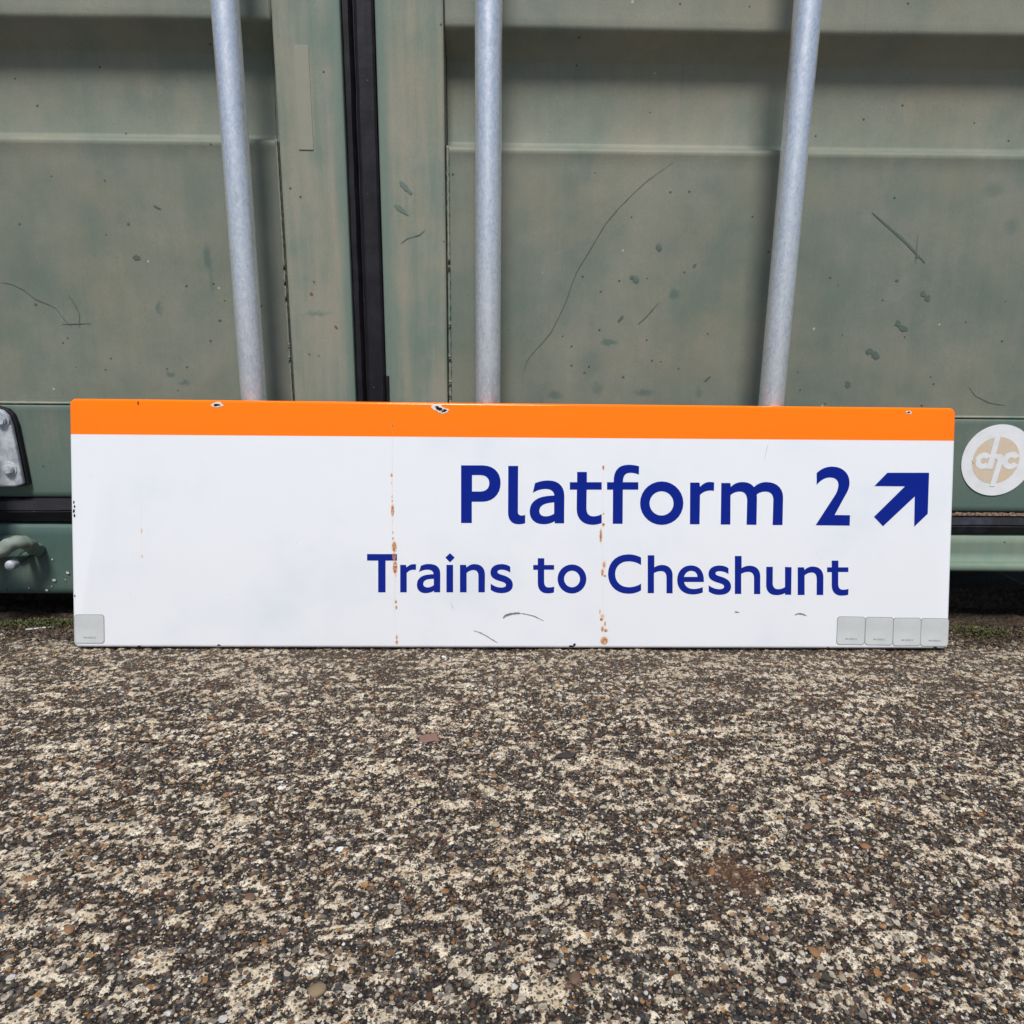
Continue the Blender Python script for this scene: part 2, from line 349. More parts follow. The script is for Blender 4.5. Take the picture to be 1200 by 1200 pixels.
for sc_, th, seed in ((520, .45, 0), (300, .58, 3.7), (165, .80, 8.1)):
    co = n.vmath('ADD', n.co, (seed, seed, 0)); col = n.voro(sc_, co=co); cs = n.sep(col); dd = n.voro(sc_, co=co, out='Distance')
    pal = n.n('ShaderNodeValToRGB'); n.put(pal.inputs[0], cs[1]); r = pal.color_ramp; r.interpolation = 'CONSTANT'
    cols = [(0, (.03, .03, .033)), (.22, (.07, .06, .052)), (.36, (.20, .12, .07)), (.47, (.45, .40, .32)), (.62, (.17, .155, .14)), (.76, (.12, .06, .035)), (.84, (.36, .19, .07)), (.90, (.06, .065, .08)), (.955, (.62, .60, .57))]
    r.elements[0].color = (*cols[0][1], 1); r.elements[1].position = cols[1][0]; r.elements[1].color = (*cols[1][1], 1)
    for p_, q_ in cols[2:]:
        e = r.elements.new(p_); e.color = (*q_, 1)
    mk = n.math('MULTIPLY', n.math('GREATER_THAN', cs[0], th), n.step(dd, .52, .40))
    c = n.mix(n.math('MULTIPLY', mk, .85), c, pal.outputs[0])
bl = n.blobs([(-.0, 0, .1, .1, 0)]) if False else None
ox = n.vmath('LENGTH', n.vmath('MULTIPLY', n.vmath('SUBTRACT', n.co, (.185, -.60, 0)), (26, 30, 0)))
c = n.mix(n.math('MULTIPLY', n.step(n.math('ADD', ox, n.noise(60, 3)), 1.5, .6), .6), c, (.11, .045, .02))
film = n.step(n.math('ADD', vy, n.math('MULTIPLY', n.noise(9, 4, .6), .22)), -.32, -.02)
c = n.mix(n.math('MULTIPLY', film, .34), c, n.mix(n.step(n.noise(400, 3, .7), .4, .65), (.05, .036, .025), (.22, .16, .105)))
dirt = n.mix(n.step(n.noise(180, 5, .75), .4, .68), (.012, .010, .008), (.09, .058, .035))  # dark soil, blackened further to carry the shade of the gap under the doors
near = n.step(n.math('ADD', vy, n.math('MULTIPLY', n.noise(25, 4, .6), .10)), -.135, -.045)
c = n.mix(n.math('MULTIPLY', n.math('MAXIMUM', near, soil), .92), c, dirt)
bh = n.math('ADD', n.noise(600, 4, .75), n.math('MULTIPLY', n.voro(330, out='Distance'), -.8))
n.bump(bh, .8, .0015)
M_GROUND = n.out(c, .88, spec=.3)
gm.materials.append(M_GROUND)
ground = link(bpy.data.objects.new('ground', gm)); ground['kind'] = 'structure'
def gz(x, y): return float(ground_fields(np.array([x]), np.array([y]))[0][0])

# small stones set in the surface
def ico(sub):
    bm = bmesh.new(); bmesh.ops.create_icosphere(bm, subdivisions=sub, radius=1); bm.verts.ensure_lookup_table()
    v = np.array([q.co[:] for q in bm.verts]); f_ = np.array([[q.index for q in p.verts] for p in bm.faces]); bm.free(); return v, f_
rng = np.random.default_rng(11)
IV, IF = ico(1)
def scatter(name, count, xyfun, rmin, rmax, palette, weights, sink=.35, flat=.6, power=2.2, parent=None, kind='stuff', rough=.75, jag=.22):
    P = xyfun(count); count = len(P)
    R_ = rmin + (rmax - rmin) * rng.random(count) ** power
    Z_ = ground_fields(P[:, 0], P[:, 1])[0]
    base = IV[None] * (1 + jag * (rng.random((count, len(IV), 1)) * 2 - 1))
    sc_ = np.stack([R_ * rng.uniform(.8, 1.35, count), R_ * rng.uniform(.7, 1.1, count), R_ * flat * rng.uniform(.6, 1.1, count)], -1)
    base = base * sc_[:, None, :]
    a = rng.uniform(0, 2 * PI, count); ca, sa = np.cos(a)[:, None], np.sin(a)[:, None]
    X_ = base[..., 0] * ca - base[..., 1] * sa + P[:, :1]; Y_ = base[..., 0] * sa + base[..., 1] * ca + P[:, 1:2]
    ZZ = base[..., 2] + (Z_ + sc_[:, 2] * (1 - 2 * sink))[:, None]
    V_ = np.stack([X_, Y_, ZZ], -1).reshape(-1, 3)
    F_ = (IF[None] + (np.arange(count) * len(IV))[:, None, None]).reshape(-1, 3)
    me = bpy.data.meshes.new(name); me.vertices.add(len(V_)); me.vertices.foreach_set('co', V_.ravel())
    me.loops.add(F_.size); me.loops.foreach_set('vertex_index', F_.ravel().astype(np.int32)); me.polygons.add(len(F_))
    me.polygons.foreach_set('loop_start', np.arange(0, F_.size, 3, dtype=np.int32)); me.polygons.foreach_set('loop_total', np.full(len(F_), 3, dtype=np.int32)); me.update(calc_edges=True)
    ci = rng.choice(len(palette), count, p=np.array(weights) / sum(weights))
    colr = np.array(palette)[ci] * rng.uniform(.7, 1.25, (count, 1))
    ca_ = np.repeat(np.concatenate([colr, np.ones((count, 1))], 1), len(IV), 0)
    at = me.color_attributes.new('tint', 'FLOAT_COLOR', 'POINT'); at.data.foreach_set('color', ca_.ravel().astype(np.float32))
    n = NT(name + ' stone'); t = n.attr('tint', 'Color'); n.bump(n.noise(900, 3, .7), .5, .0006)
    dk = n.mix(n.math('MULTIPLY', n.step(n.noise(500, 4, .7), .4, .7), .55), t, (.05, .042, .036)); me.materials.append(n.out(dk, rough, spec=.35))
    o = link(bpy.data.objects.new(name, me), parent)
    if kind: o['kind'] = kind
    return o
def area(c_):
    y = -.80 + .69 * rng.random(c_) ** .8; half = .36 + (y + .80) * .62
    x = rng.uniform(-1, 1, c_) * half
    return np.stack([x, y], -1)
PAL = [(.035, .034, .036), (.10, .085, .07), (.20, .11, .06), (.48, .42, .33), (.19, .175, .155), (.36, .18, .065), (.62, .59, .54), (.13, .06, .04)]
scatter('embedded_aggregate', 15000, area, .0006, .0026, PAL, [24, 14, 12, 24, 12, 5, 4, 6], parent=ground, sink=.55, jag=.38, flat=.75, power=2.4)

# larger pebbles, one object each
PM = []
for col in [(.33, .165, .075), (.17, .09, .055), (.42, .34, .23), (.055, .052, .055), (.25, .23, .20), (.56, .52, .45), (.14, .065, .04), (.30, .22, .13)]:
    n = NT('pebble stone'); oi = n.n('ShaderNodeObjectInfo').outputs['Random']
    c = n.mix(n.step(n.noise(280, 4, .7), .38, .7), col, tuple(q * .45 for q in col)); c = n.mix(n.math('MULTIPLY', oi, .3), c, (.2, .17, .14))
    n.bump(n.noise(700, 4), .4, .0006); PM.append(n.out(c, .6, spec=.4))
pebm = []
for k in range(16):
    V = IV * (1 + .24 * (rng.random((len(IV), 1)) * 2 - 1)); me = bpy.data.meshes.new('pebble'); me.from_pydata([tuple(q) for q in V], [], [tuple(int(i) for i in q) for q in IF])
    me.materials.append(PM[k % 8]); me.polygons.foreach_set('use_smooth', [True] * len(me.polygons)); pebm.append(me)
fixed = [(-.256, -.502, 5, 0), (-.398, -.343, 4.5, 0), (-.460, -.343, 4, 2), (-.31, -.66, 5.5, 0), (.05, -.70, 6, 1), (.22, -.68, 5, 0), (-.12, -.71, 6, 7), (.30, -.63, 5.5, 1), (-.24, -.60, 4.5, 1), (.0, -.56, 4.5, 4), (.42, -.50, 4.5, 7), (-.43, -.50, 4.2, 1), (.33, -.44, 4.2, 0), (-.28, -.44, 3.8, 0), (.45, -.38, 4, 2), (-.367, -.611, 5, 0), (-.044, -.621, 5.5, 0), (.211, -.521, 4.5, 0), (.361, -.521, 4.5, 0), (.125, -.521, 4, 5),
         (.086, -.589, 3.5, 2), (-.001, -.489, 3.6, 0), (-.007, -.468, 4.2, 0), (-.122, -.395, 3.6, 0), (-.328, -.318, 5, 2), (-.38, -.346, 4, 5), (.311, -.568, 6, 0), (.27, -.545, 5, 1),
         (.155, -.49, 5, 7), (.172, -.492, 4, 7), (.17, -.60, 4.5, 0), (-.19, -.63, 5, 1), (.27, -.41, 4, 4), (.02, -.65, 4, 3)]
for k in range(278):
    p = area(1)[0]; fixed.append((p[0], p[1], random.uniform(1.9, 3.4) if random.random() < .85 else random.uniform(3.6, 4.8), random.choice([0, 1, 1, 2, 2, 3, 3, 4, 4, 5, 5, 6, 7, 7])))
for x, y, r, mi in fixed:
    r /= 1000; o = bpy.data.objects.new('pebble', random.choice([q for i, q in enumerate(pebm) if i % 8 == mi]))
    sz = r * random.uniform(.45, .7); o.scale = (r * random.uniform(.95, 1.3), r * random.uniform(.7, 1.0), sz)
    o.rotation_euler = (random.uniform(-.2, .2), random.uniform(-.2, .2), random.uniform(0, 6.28)); o.location = (x, y, gz(x, y) + sz * random.uniform(-.35, .2)); link(o, ground)

# white paint drips on the concrete
for (x, y, r) in [(-.208, -.491, 3.2), (-.213, -.482, 2), (-.223, -.393, 2.6), (-.205, -.398, 1.8), (-.078, -.200, 3), (.262, -.311, 2.8), (-.470, -.302, 1.6), (-.13, -.300, 2), (-.125, -.285, 1.6), (-.135, -.575, 3)]:
    r /= 1000; V, F = [], []
    for j, (rr, hh) in enumerate(((1, 0), (.8, .5), (0.35, .7))):
        for k in range(12):
            a = 2 * PI * k / 12; q = rr * r * (1 + 1.0 * mnoise.noise(Vector((x * 90 + math.cos(a) * 2.2, y * 90 + math.sin(a) * 2.2, 0)))); V.append((x + q * math.cos(a) * 1.3, y + q * math.sin(a), gz(x + q * math.cos(a), y + q * math.sin(a)) + .0008 * hh + .0004))
    for j in range(2):
        for k in range(12): F.append((j * 12 + k, j * 12 + (k + 1) % 12, j * 12 + 12 + (k + 1) % 12, j * 12 + 12 + k))
    F.append(tuple(range(24, 36))); mesh('paint_drip', V, F, M_SPAT, ground)
# ------------------------------------------------------------------ the container
box = thing('shipping_container', 'green steel shipping container standing behind the long station sign, its double doors shut', 'shipping container')
XL, XR, XC = -1.416, 1.024, -.1985                      # outer sides and the line between the doors
ZT = 2.42
def boxo(name, parent, mats, *a, **k):
    return bmobj(name, box_bm(*a, **k), mats, parent)
boxo('corner_post', box, M_FRAME, XL, XL + .085, -.012, .12, .0, 2.56, bev=.006)
boxo('corner_post', box, M_FRAME, XR - .085, XR, -.012, .12, .0, 2.56, bev=.006)
boxo('header', box, M_FRAME, XL + .087, XR - .087, -.010, .12, 2.44, 2.56, bev=.005)
boxo('roof', box, M_SILL, XL + .01, XR - .01, .122, 6.0, 2.545, 2.59)
boxo('floor', box, M_SEAM, XL + .09, XR - .09, .03, 6.0, .135, .16)
boxo('rear_wall', box, M_SILL, XL + .01, XR - .01, 5.98, 6.03, .02, 2.54)
def side(x, sgn):                                        # corrugated side wall
    V, F, P = [], [], []
    y = .125
    while y < 5.9:
        P += [(y, 0), (y + .07, 0), (y + .14, .036), (y + .21, .036)]; y += .28
    for (yy, d) in P:
        V += [(x + sgn * d, yy, .05), (x + sgn * d, yy, 2.54)]
    for i in range(len(P) - 1): F.append((2 * i, 2 * i + 2, 2 * i + 3, 2 * i + 1))
    mesh('side_wall', V, F, M_PANEL, box)
side(XL + .004, 1); side(XR - .004, -1)

# sill: deep on the left, short with a rolled lip on the right
def grid_face(name, x0, x1, prof, mats, parent, step=.01, amp=.0006, fr=9, smooth=True):
    """sheet along x following prof [(z, y)...] from bottom to top, slightly uneven"""
    nx_ = max(2, int((x1 - x0) / step)); V, F = [], []; m_ = len(prof)
    for i in range(nx_ + 1):
        x = x0 + (x1 - x0) * i / nx_
        for z, y in prof:
            V.append((x, y + amp * mnoise.noise(Vector((x * fr, z * fr, 1.7))) + amp * .4 * mnoise.noise(Vector((x * fr * 5, z * fr * 5, 4.2))), z))
    for i in range(nx_):
        for k in range(m_ - 1): F.append((i * m_ + k, (i + 1) * m_ + k, (i + 1) * m_ + k + 1, i * m_ + k + 1))
    return mesh(name, V, F, mats, parent, smooth)
def sub(prof, d=.012):
    out = [prof[0]]
    for a, b in zip(prof, prof[1:]):
        L = math.hypot(b[0] - a[0], b[1] - a[1]); k = max(1, int(L / d))
        out += [(a[0] + (b[0] - a[0]) * i / k, a[1] + (b[1] - a[1]) * i / k) for i in range(1, k + 1)]
    return out
grid_face('sill', XL + .088, -.25, sub([(.012, .05), (.010, -.004), (.013, -.0085), (.022, -.0095), (.119, -.0095), (.123, -.007), (.125, .012), (.125, .05)]), M_SILL, box, amp=.0012)
lip = [(.066, .04), (.0600, -.010)] + [(.0665 - .0065 * math.cos(t), -.018 - .0045 * math.sin(t)) for t in [PI * i / 8 for i in range(9)]] + [(.0735, -.010), (.0738, -.0055), (.114, -.005), (.116, .012), (.116, .05)]
grid_face('sill', -.249, XR - .088, sub(lip), M_SILLR, box, amp=.0012)

PROF0 = [(.655, 0), (.660, -.0012), (.6645, -.0016), (.668, 0), (.6700, .005), (.677, .030), (.680, .0345), (.684, .036), (.785, .036), (.789, .034), (.812, .004), (.816, 0), (.821, -.001), (.830, 0)]
def panel_profile(z0, shift):
    P = [(z0, .0)]; z = z0
    while z < .64: z += .02; P.append((min(z, .645), 0))
    for r in range(4):
        P += [(a + shift + r * .51, b) for a, b in PROF0]
        z = .83 + shift + r * .51
        while z < .645 + shift + (r + 1) * .51 - .03 and z < ZT - .12: z += .03; P.append((z, 0))
        if z > ZT - .13: break
    return [p for p in P if p[0] < ZT - .09] + [(ZT - .09, 0)]

def make_door(xin, xout, zb, zseam, shift, ztop_gasket, label):
    """xin: edge by the centre gasket, xout: hinge edge"""
    s = 1 if xout > xin else -1
    a, b = sorted((xin + s * .0925, xout - s * .06))
    prof = [p for p in panel_profile(zseam + .002, shift)]
    nx_ = 110; V, F = [], []; m_ = len(prof)
    for i in range(nx_ + 1):
        x = a + (b - a) * i / nx_
        edge = min(1, (x - a) / .06, (b - x) / .06)
        for z, y in prof:
            dent = .0028 * mnoise.noise(Vector((x * 3.3, z * 3.1, 6.0 + s))) + .0009 * mnoise.noise(Vector((x * 12, z * 10, 2.2)))
            V.append((x, y + dent * edge, z))
    for i in range(nx_):
        for k in range(m_ - 1): F.append((i * m_ + k, (i + 1) * m_ + k, (i + 1) * m_ + k + 1, i * m_ + k + 1))
    d = mesh('door', V, F, M_PANEL, box, True); d['label'] = label
    # stiles and rails, a few millimetres proud of the panel
    p0, p1 = sorted((xin, xin + s * .0915)); boxo('door_stile', d, M_FRAME, p0, p1, -.0045, .045, zb, ZT, bev=.003)
    q0, q1 = sorted((xout, xout - s * .0595)); boxo('door_stile', d, M_FRAME, q0, q1, -.0045, .045, zb, ZT, bev=.003)
    r0, r1 = (p1 + .0005, q0 - .0005) if s > 0 else (q1 + .0005, p0 - .0005)
    grid_face('bottom_rail', r0, r1, sub([(zb + .001, .04), (zb + .001, .001), (zb + .004, -.0025), (zb + .012, -.003), (zseam - .010, -.003), (zseam - .004, -.0036), (zseam - .0018, -.0028), (zseam - .0012, .002), (zseam - .001, .008)], .02), M_RAIL, d, amp=.0007)
    grid_face('top_rail', r0, r1, sub([(ZT - .088, .004), (ZT - .088, -.003), (ZT - .001, -.003), (ZT - .001, .04)], .03), M_RAIL, d, .03)
    # weld bead over the rail
    P = [(r0 + (r1 - r0) * i / 160, -.0012 + .0004 * mnoise.noise(Vector((i * .9, 0, 5))), zseam + .0016 + .0005 * mnoise.noise(Vector((i * .55, 2, 1)))) for i in range(161)]
    V, F = tube(P, .0021, 7); mesh('weld_bead', V, F, M_FRAME, d, True)
    # broken sealant seam between stile and panel
    xs_ = xin + s * .0918; V, F = [], []
    for i in range(260):
        z = zseam + .002 + (ZT - .1 - zseam) * i / 259; j = .0009 * mnoise.noise(Vector((z * 150, 1, s))) + .0006 * mnoise.noise(Vector((z * 37, 4, s)))
        w_ = .00055 * (1 + .8 * mnoise.noise(Vector((z * 60, 9, s))))
        V += [(xs_ + s * (.0012 + j) - w_ * .6, -.0052, z), (xs_ + s * (.0012 + j) + w_ * .6, -.0052, z)]
        if i: F.append((2 * i - 2, 2 * i - 1, 2 * i + 1, 2 * i))
    mesh('open_seam', V, F, M_SEAM, d)
    P = [(xs_ + s * (.0034 + .0012 * mnoise.noise(Vector((i * .7, 3, s)))), -.0030, zseam + .002 + (.667 + shift - zseam) * i / 120) for i in range(121)]
    V, F = tube(P, [.0017 + .0008 * mnoise.noise(Vector((i * .6, 8, s))) for i in range(121)], 7); mesh('weld_bead', V, F, M_FRAME, d, True)
    # locking bars are added by the caller
    return d
dl = make_door(-.2215, -1.326, .1645, .3085, .0055, 0, 'left door with a flat dusty panel and one galvanised bar in view')
dr = make_door(-.1755, .934, .1505, .2985, 0, 0, 'right door with two galvanised bars and the round white sticker')

# rubber gaskets
def gasket(parent, prof, axis, a0, a1, n=90, wob=.0009, mat=None):
    V, F = extrude_profile(prof, axis, a0, a1, n, wob)
    return mesh('gasket', V, F, mat or M_RUBBER, parent)
gasket(dl, [(-.2220, .03), (-.2218, .006), (-.2195, .003), (-.2125, .0025), (-.2095, .007), (-.2075, .012), (-.2058, .012), (-.2052, .03)], 'z', .126, ZT)
gasket(dr, [(-.2050, .03), (-.2048, .004), (-.2025, -.004), (-.1990, -.0062), (-.1895, -.0050), (-.1800, -.0058), (-.1770, -.003), (-.1758, .008), (-.1757, .03)], 'z', .117, ZT)
gasket(dr, [(-.1752, -.0046), (-.1745, -.008), (-.1718, -.0082), (-.1706, -.0046)], 'z', .152, .3545, 40, .0006)
gasket(dl, [(.1645, .03), (.1643, -.001), (.1600, -.0075), (.1480, -.0125), (.1465, -.0105), (.1450, -.0125), (.1290, -.006), (.1256, .004), (.1254, .03)], 'x', -1.326, -.2225, 160, .0008)
M_RUB2 = rubber('navy black door rubber', (.030, .032, .048))
gasket(dr, [(.1490, .03), (.1488, -.001), (.1460, -.0062), (.1340, -.0125), (.1325, -.0100), (.1305, -.0112), (.1195, -.006), (.1170, .004), (.1166, .03)], 'x', -.1750, .934, 160, .0008, M_RUB2)
V, F = [], []                                            # crud lying along the top of the right gasket
for i in range(420):
    x = -.17 + 1.10 * i / 419; h1 = .0022 + .0022 * mnoise.noise(Vector((x * 160, 0, 2))) + .001 * mnoise.noise(Vector((x * 500, 0, 7)))
    V += [(x, -.0085 + .0012 * mnoise.noise(Vector((x * 210, 5, 0))), .1478), (x, -.0075, .1492 + h1 * .5), (x, -.0040, .1496 + h1)]
    if i: j = 3 * i; F += [(j - 3, j, j + 1, j - 2), (j - 2, j + 1, j + 2, j - 1)]
mesh('rust_crud', V, F, M_CRUD, dr)

# locking bars with their cams and keepers
def bar(parent, x, lean=0.0):
    V, F = [], []; nz = 120; nn = 28
    for i in range(nz):
        z = .128 + (ZT + .02 - .128) * i / (nz - 1)
        for k in range(nn):
            a = 2 * PI * k / nn; r = .0171 + .00016 * mnoise.noise(Vector((math.cos(a) * 2, math.sin(a) * 2, z * 40 + x * 9)))
            V.append((x + r * math.cos(a), -.080 + r * math.sin(a), z))
    for i in range(nz - 1):
        for k in range(nn): F.append((i * nn + k, i * nn + (k + 1) % nn, (i + 1) * nn + (k + 1) % nn, (i + 1) * nn + k))
    F.append(tuple(range(nn))[::-1]); F.append(tuple(range((nz - 1) * nn, nz * nn)))
    mesh('locking_bar', V, F, M_GALV, parent, True)
BARS = ((dl, -.786), (dl, -.3472), (dr, -.0222), (dr, .3745))
for p, x in BARS: bar(p, x)

def poly_prism(name, pts, y0, y1, mats, parent, bev=.002):
    bm = bmesh.new(); vs = [bm.verts.new((a, y0, b)) for a, b in pts]; f = bm.faces.new(vs)
    r = bmesh.ops.extrude_face_region(bm, geom=[f]); bmesh.ops.translate(bm, verts=[e for e in r['geom'] if isinstance(e, bmesh.types.BMVert)], vec=(0, y1 - y0, 0))
    bmesh.ops.recalc_face_normals(bm, faces=bm.faces[:])
    if bev: bmesh.ops.bevel(bm, geom=bm.edges[:], offset=bev, segments=2, affect='EDGES', profile=.5)
    return bmobj(name, bm, mats, parent)
def bolt(parent, x, z, y, r=.0085):
    bm = bmesh.new(); bmesh.ops.create_cone(bm, cap_ends=True, segments=6, radius1=r, radius2=r * .97, depth=.006)
    bmesh.ops.bevel(bm, geom=bm.edges[:], offset=.0014, segments=2, affect='EDGES')
    g2 = bmesh.ops.create_cone(bm, cap_ends=True, segments=20, radius1=r * 1.28, radius2=r * 1.22, depth=.0015); bmesh.ops.translate(bm, verts=g2['verts'], vec=(0, 0, -.0035))
    bmesh.ops.rotate(bm, verts=bm.verts[:], cent=(0, 0, 0), matrix=Matrix.Rotation(PI / 2, 3, 'X') @ Matrix.Rotation(random.random(), 3, 'Z'))
    bmesh.ops.translate(bm, verts=bm.verts[:], vec=(x, y - .004, z)); return bmobj('bolt', bm, M_PLATE, parent)
# bar bracket bolted to the left door, at the frame's left edge
def bracket(parent, cx):
    R_ = [(.0, .118), (.034, .117), (.0475, .113), (.0545, .105), (.058, .090), (.0605, .045), (.0625, .002), (.050, -.0015), (0, -.002)]
    pts = [(cx + a, .1875 + b) for a, b in R_] + [(cx - a, .1875 + b) for a, b in R_[::-1][1:-1]]
    grow = [(cx + (a - cx) * 1.03 + (0.001 if a > cx else -.001), .245 + (b - .245) * 1.025) for a, b in pts]
    poly_prism('bracket_pad', grow[::-1], -.0035, -.012, M_RUBBER, parent, .0015)
    poly_prism('bar_bracket', pts[::-1], -.0125, -.021, M_PLATE, parent, .0025)
    for a, z in ((.047, .2865), (.047, .2135), (-.047, .2865), (-.047, .2135)): bolt(parent, cx + a, z, -.0212)
    V, F = [], []                                         # strap round the bar
    for i in range(13):
        t = PI * i / 12; 
        for z in (.205, .285): V += [(cx + .0215 * math.cos(t), -.080 - .0215 * math.sin(t), z), (cx + .0262 * math.cos(t), -.080 - .0262 * math.sin(t), z)]
    for i in range(12):
        j = 4 * i; F += [(j + 1, j + 5, j + 7, j + 3), (j, j + 2, j + 6, j + 4), (j, j + 4, j + 5, j + 1), (j + 2, j + 3, j + 7, j + 6)]
    for s in (-1, 1): pass
    mesh('bracket_strap', V, F, M_PLATE, parent, True)
    for s in (-1, 1): boxo('strap_leg', parent, M_PLATE, cx + s * .0240 - .0025, cx + s * .0240 + .0025, -.0795, -.0215, .205, .285, bev=.001)
bracket(dl, -.786)

def blob_tube(name, pts, rad, mats, parent, n=14, am=.0012, flat=1.0):
    P = [Vector(p) for p in pts]; Q, Rr = [], []
    for i in range(len(P) - 1):
        for k in range(5): t = k / 5; Q.append(P[i].lerp(P[i + 1], t)); Rr.append(rad[i] * (1 - t) + rad[i + 1] * t)
    Q.append(P[-1]); Rr.append(rad[-1])
    for _ in range(3):
        for i in range(1, len(Q) - 1): Q[i] = (Q[i - 1] + Q[i] * 2 + Q[i + 1]) / 4
    V, F = tube(Q, Rr, n); V = [v + Vector((mnoise.noise(v * 120), mnoise.noise(v * 120 + Vector((9, 0, 0))), mnoise.noise(v * 120 + Vector((0, 9, 0))))) * am for v in V]
    return mesh(name, V, F, mats, parent, True)
def keeper(x):
    """green cast hook welded on the sill, with the bar's cam caught behind it"""
    blob_tube('keeper', [(x - .055, -.036, .078), (x - .02, -.048, .083), (x + .018, -.058, .088), (x + .040, -.061, .0965), (x + .056, -.058, .1065), (x + .0665, -.050, .1085), (x + .0700, -.040, .101), (x + .0690, -.026, .090), (x + .066, -.012, .084)],
              [.010, .010, .0105, .0108, .0108, .0105, .0098, .0092, .010], M_SILLK, box, 16, .0030)
    poly_prism('keeper_base', [(x - .06, .072), (x + .040, .072), (x + .050, .082), (x + .050, .100), (x + .035, .108), (x - .06, .110)][::-1], -.0085, -.022, M_SILL, box, .005)
    blob_tube('keeper_pin', [(x + .0520, -.050, .0745), (x + .0520, -.060, .0745), (x + .0520, -.0625, .0745)], [.0080, .0080, .0070], M_PLATE, box, 18, .0005)
    blob_tube('keeper_stem', [(x + .050, -.006, .080), (x + .052, -.030, .0765), (x + .052, -.050, .0745)], [.006, .005, .005], M_SILL, box, 10, .0004)
def cam_end(parent, x):
    blob_tube('bar_cam', [(x, -.080, .132), (x, -.080, .114), (x + .012, -.078, .1135), (x + .030, -.074, .1150), (x + .0415, -.071, .1135)], [.0172, .0165, .0125, .0098, .0078], M_PLATE, parent, 16, .0012)
for p, x in BARS: keeper(x); cam_end(p, x)

# marks on the paint: every one has its own shape and stays where it is
def mark(parent, pts, w_, y=-.0006, mats=None, name='scratch', jit=.35):
    V, F = ribbon([(a / 1000, b / 1000) for a, b in pts], w_, y, jit); V = [(v[0], v[1] + dent_at(v[0], v[2], parent), v[2]) for v in V]
    mesh(name, V, F, mats or M_SCR, parent)
def dent_at(x, z, parent):
    if parent is dl: s = -1; a, b = -1.266, -.314
    else: s = 1; a, b = -.083, .874
    e = max(0, min(1, (x - a) / .06, (b - x) / .06))
    if x < a or x > b: return -.0045
    return (.0028 * mnoise.noise(Vector((x * 3.3, z * 3.1, 6.0 + s))) + .0009 * mnoise.noise(Vector((x * 12, z * 10, 2.2)))) * e
mark(dr, [(235.0, 652.4), (218.9, 641.1), (198.0, 626.5), (181.9, 611.8), (161.0, 591.3), (142.5, 569.5), (131.0, 549.8), (115.9, 524.2), (104.2, 505.3), (97.3, 487.6), (89.3, 462.5), (81.0, 444.4), (69.0, 420.0), (57.9, 406.4), (41.8, 389.0), (33.1, 376.6), (29.5, 362.8)], .0009, mats=M_SCRD)
mark(dr, [(523.1, 589.5), (547.5, 571.4), (574.9, 550.9), (607.5, 522.1)], .0036)
mark(dl, [(-726.5, 481.9), (-709.8, 479.7), (-693.9, 471.6), (-678.7, 458.7), (-663.5, 452.9), (-652.0, 447.1), (-642.9, 432.8), (-632.1, 420.8)], .0010, mats=M_SCRD)
mark(dl, [(-631.2, 465.1), (-623.2, 450.9), (-618.6, 439.0), (-621.0, 420.9)], .0012, mats=M_SCRD)
mark(dl, [(-645.3, 424.3), (-624.1, 425.1), (-604.3, 425.9)], .0014, mats=M_SCRD)
mark(dl, [(-495.5, 587.6), (-486.4, 583.2)], .003, mats=M_SCRD)
mark(dr, [(-147.6, 621.5), (-141.8, 616.0), (-131.2, 606.1)], .0070, -.0006, M_SCRF)
mark(dr, [(-155.7, 591.2), (-145.0, 584.6), (-136.7, 577.9)], .0052, -.0006, M_SCRF)
mark(dr, [(-148.6, 540.0), (-138.7, 547.0), (-121.6, 551.8), (-112.9, 558.8)], .0010, -.0006, M_SCRD)
mark(dr, [(173.7, 444.0), (166.5, 435.5)], .004)
mark(dr, [(272.0, 512.9), (276.6, 517.6)], .003)
mark(dr, [(592, 560), (594, 520)], .0009, mats=M_SCRD)
mark(dr, [(300, 350), (309, 358)], .003)
mark(dr, [(700, 345), (712, 332), (735, 322), (760, 318)], .0009, mats=M_SCRD)
mark(dr, [(225, 463), (206, 441), (196, 432)], .0014, mats=M_SCR)
def scuff(parent, x, z, r, rot, two=False, mats=None, name='scuff'):
    L = []; r /= 1000; x /= 1000; z /= 1000
    V, F = [], []
    spots = [(0, 0, 1, .75)] if not two else [(-.55, .4, .62, .55), (.55, -.45, .75, .6), (0, 0, .35, .3)]
    for dx, dz, a, b in spots:
        l = splat(x + dx * r, z + dz * r, r * a, r * b, 12, .45, rot); v, f = flat_fill([l], -.0006); f = [tuple(i + len(V) for i in q) for q in f]; V += [(p[0], p[1] + dent_at(p[0], p[2], parent), p[2]) for p in v]; F += f
    mesh(name, V, F, mats or M_SCR, parent)
for x, z, r, two in ((615.3, 475.9, 7, True), (584.6, 433.3, 8.5, True), (547.8, 393.5, 9, True), (517.5, 346.9, 6, False), (187.5, 495.5, 6, True), (221.0, 539.2, 5, False)):
    scuff(dr, x, z, r, random.uniform(-.9, -.5), two)
scuff(dl, -527.2, 517.7, 5.4, 0, mats=M_SCRD); scuff(dl, -534, 563, 2.5, 0)
for x, z, r in ((570, 497, 2.6), (595, 530, 2.4), (553, 470, 1.6), (100, 372, 2), (120, 362, 2), (178, 356, 2.2), (260, 369, 1.6), (300, 420, 1.5), (210, 410, 1.5), (640, 360, 1.5), (500, 420, 1.4), (680, 440, 1.5), (440, 365, 1.4), (735, 470, 1.4)): scuff(dr, x, z, r, 0, mats=M_SCRD)
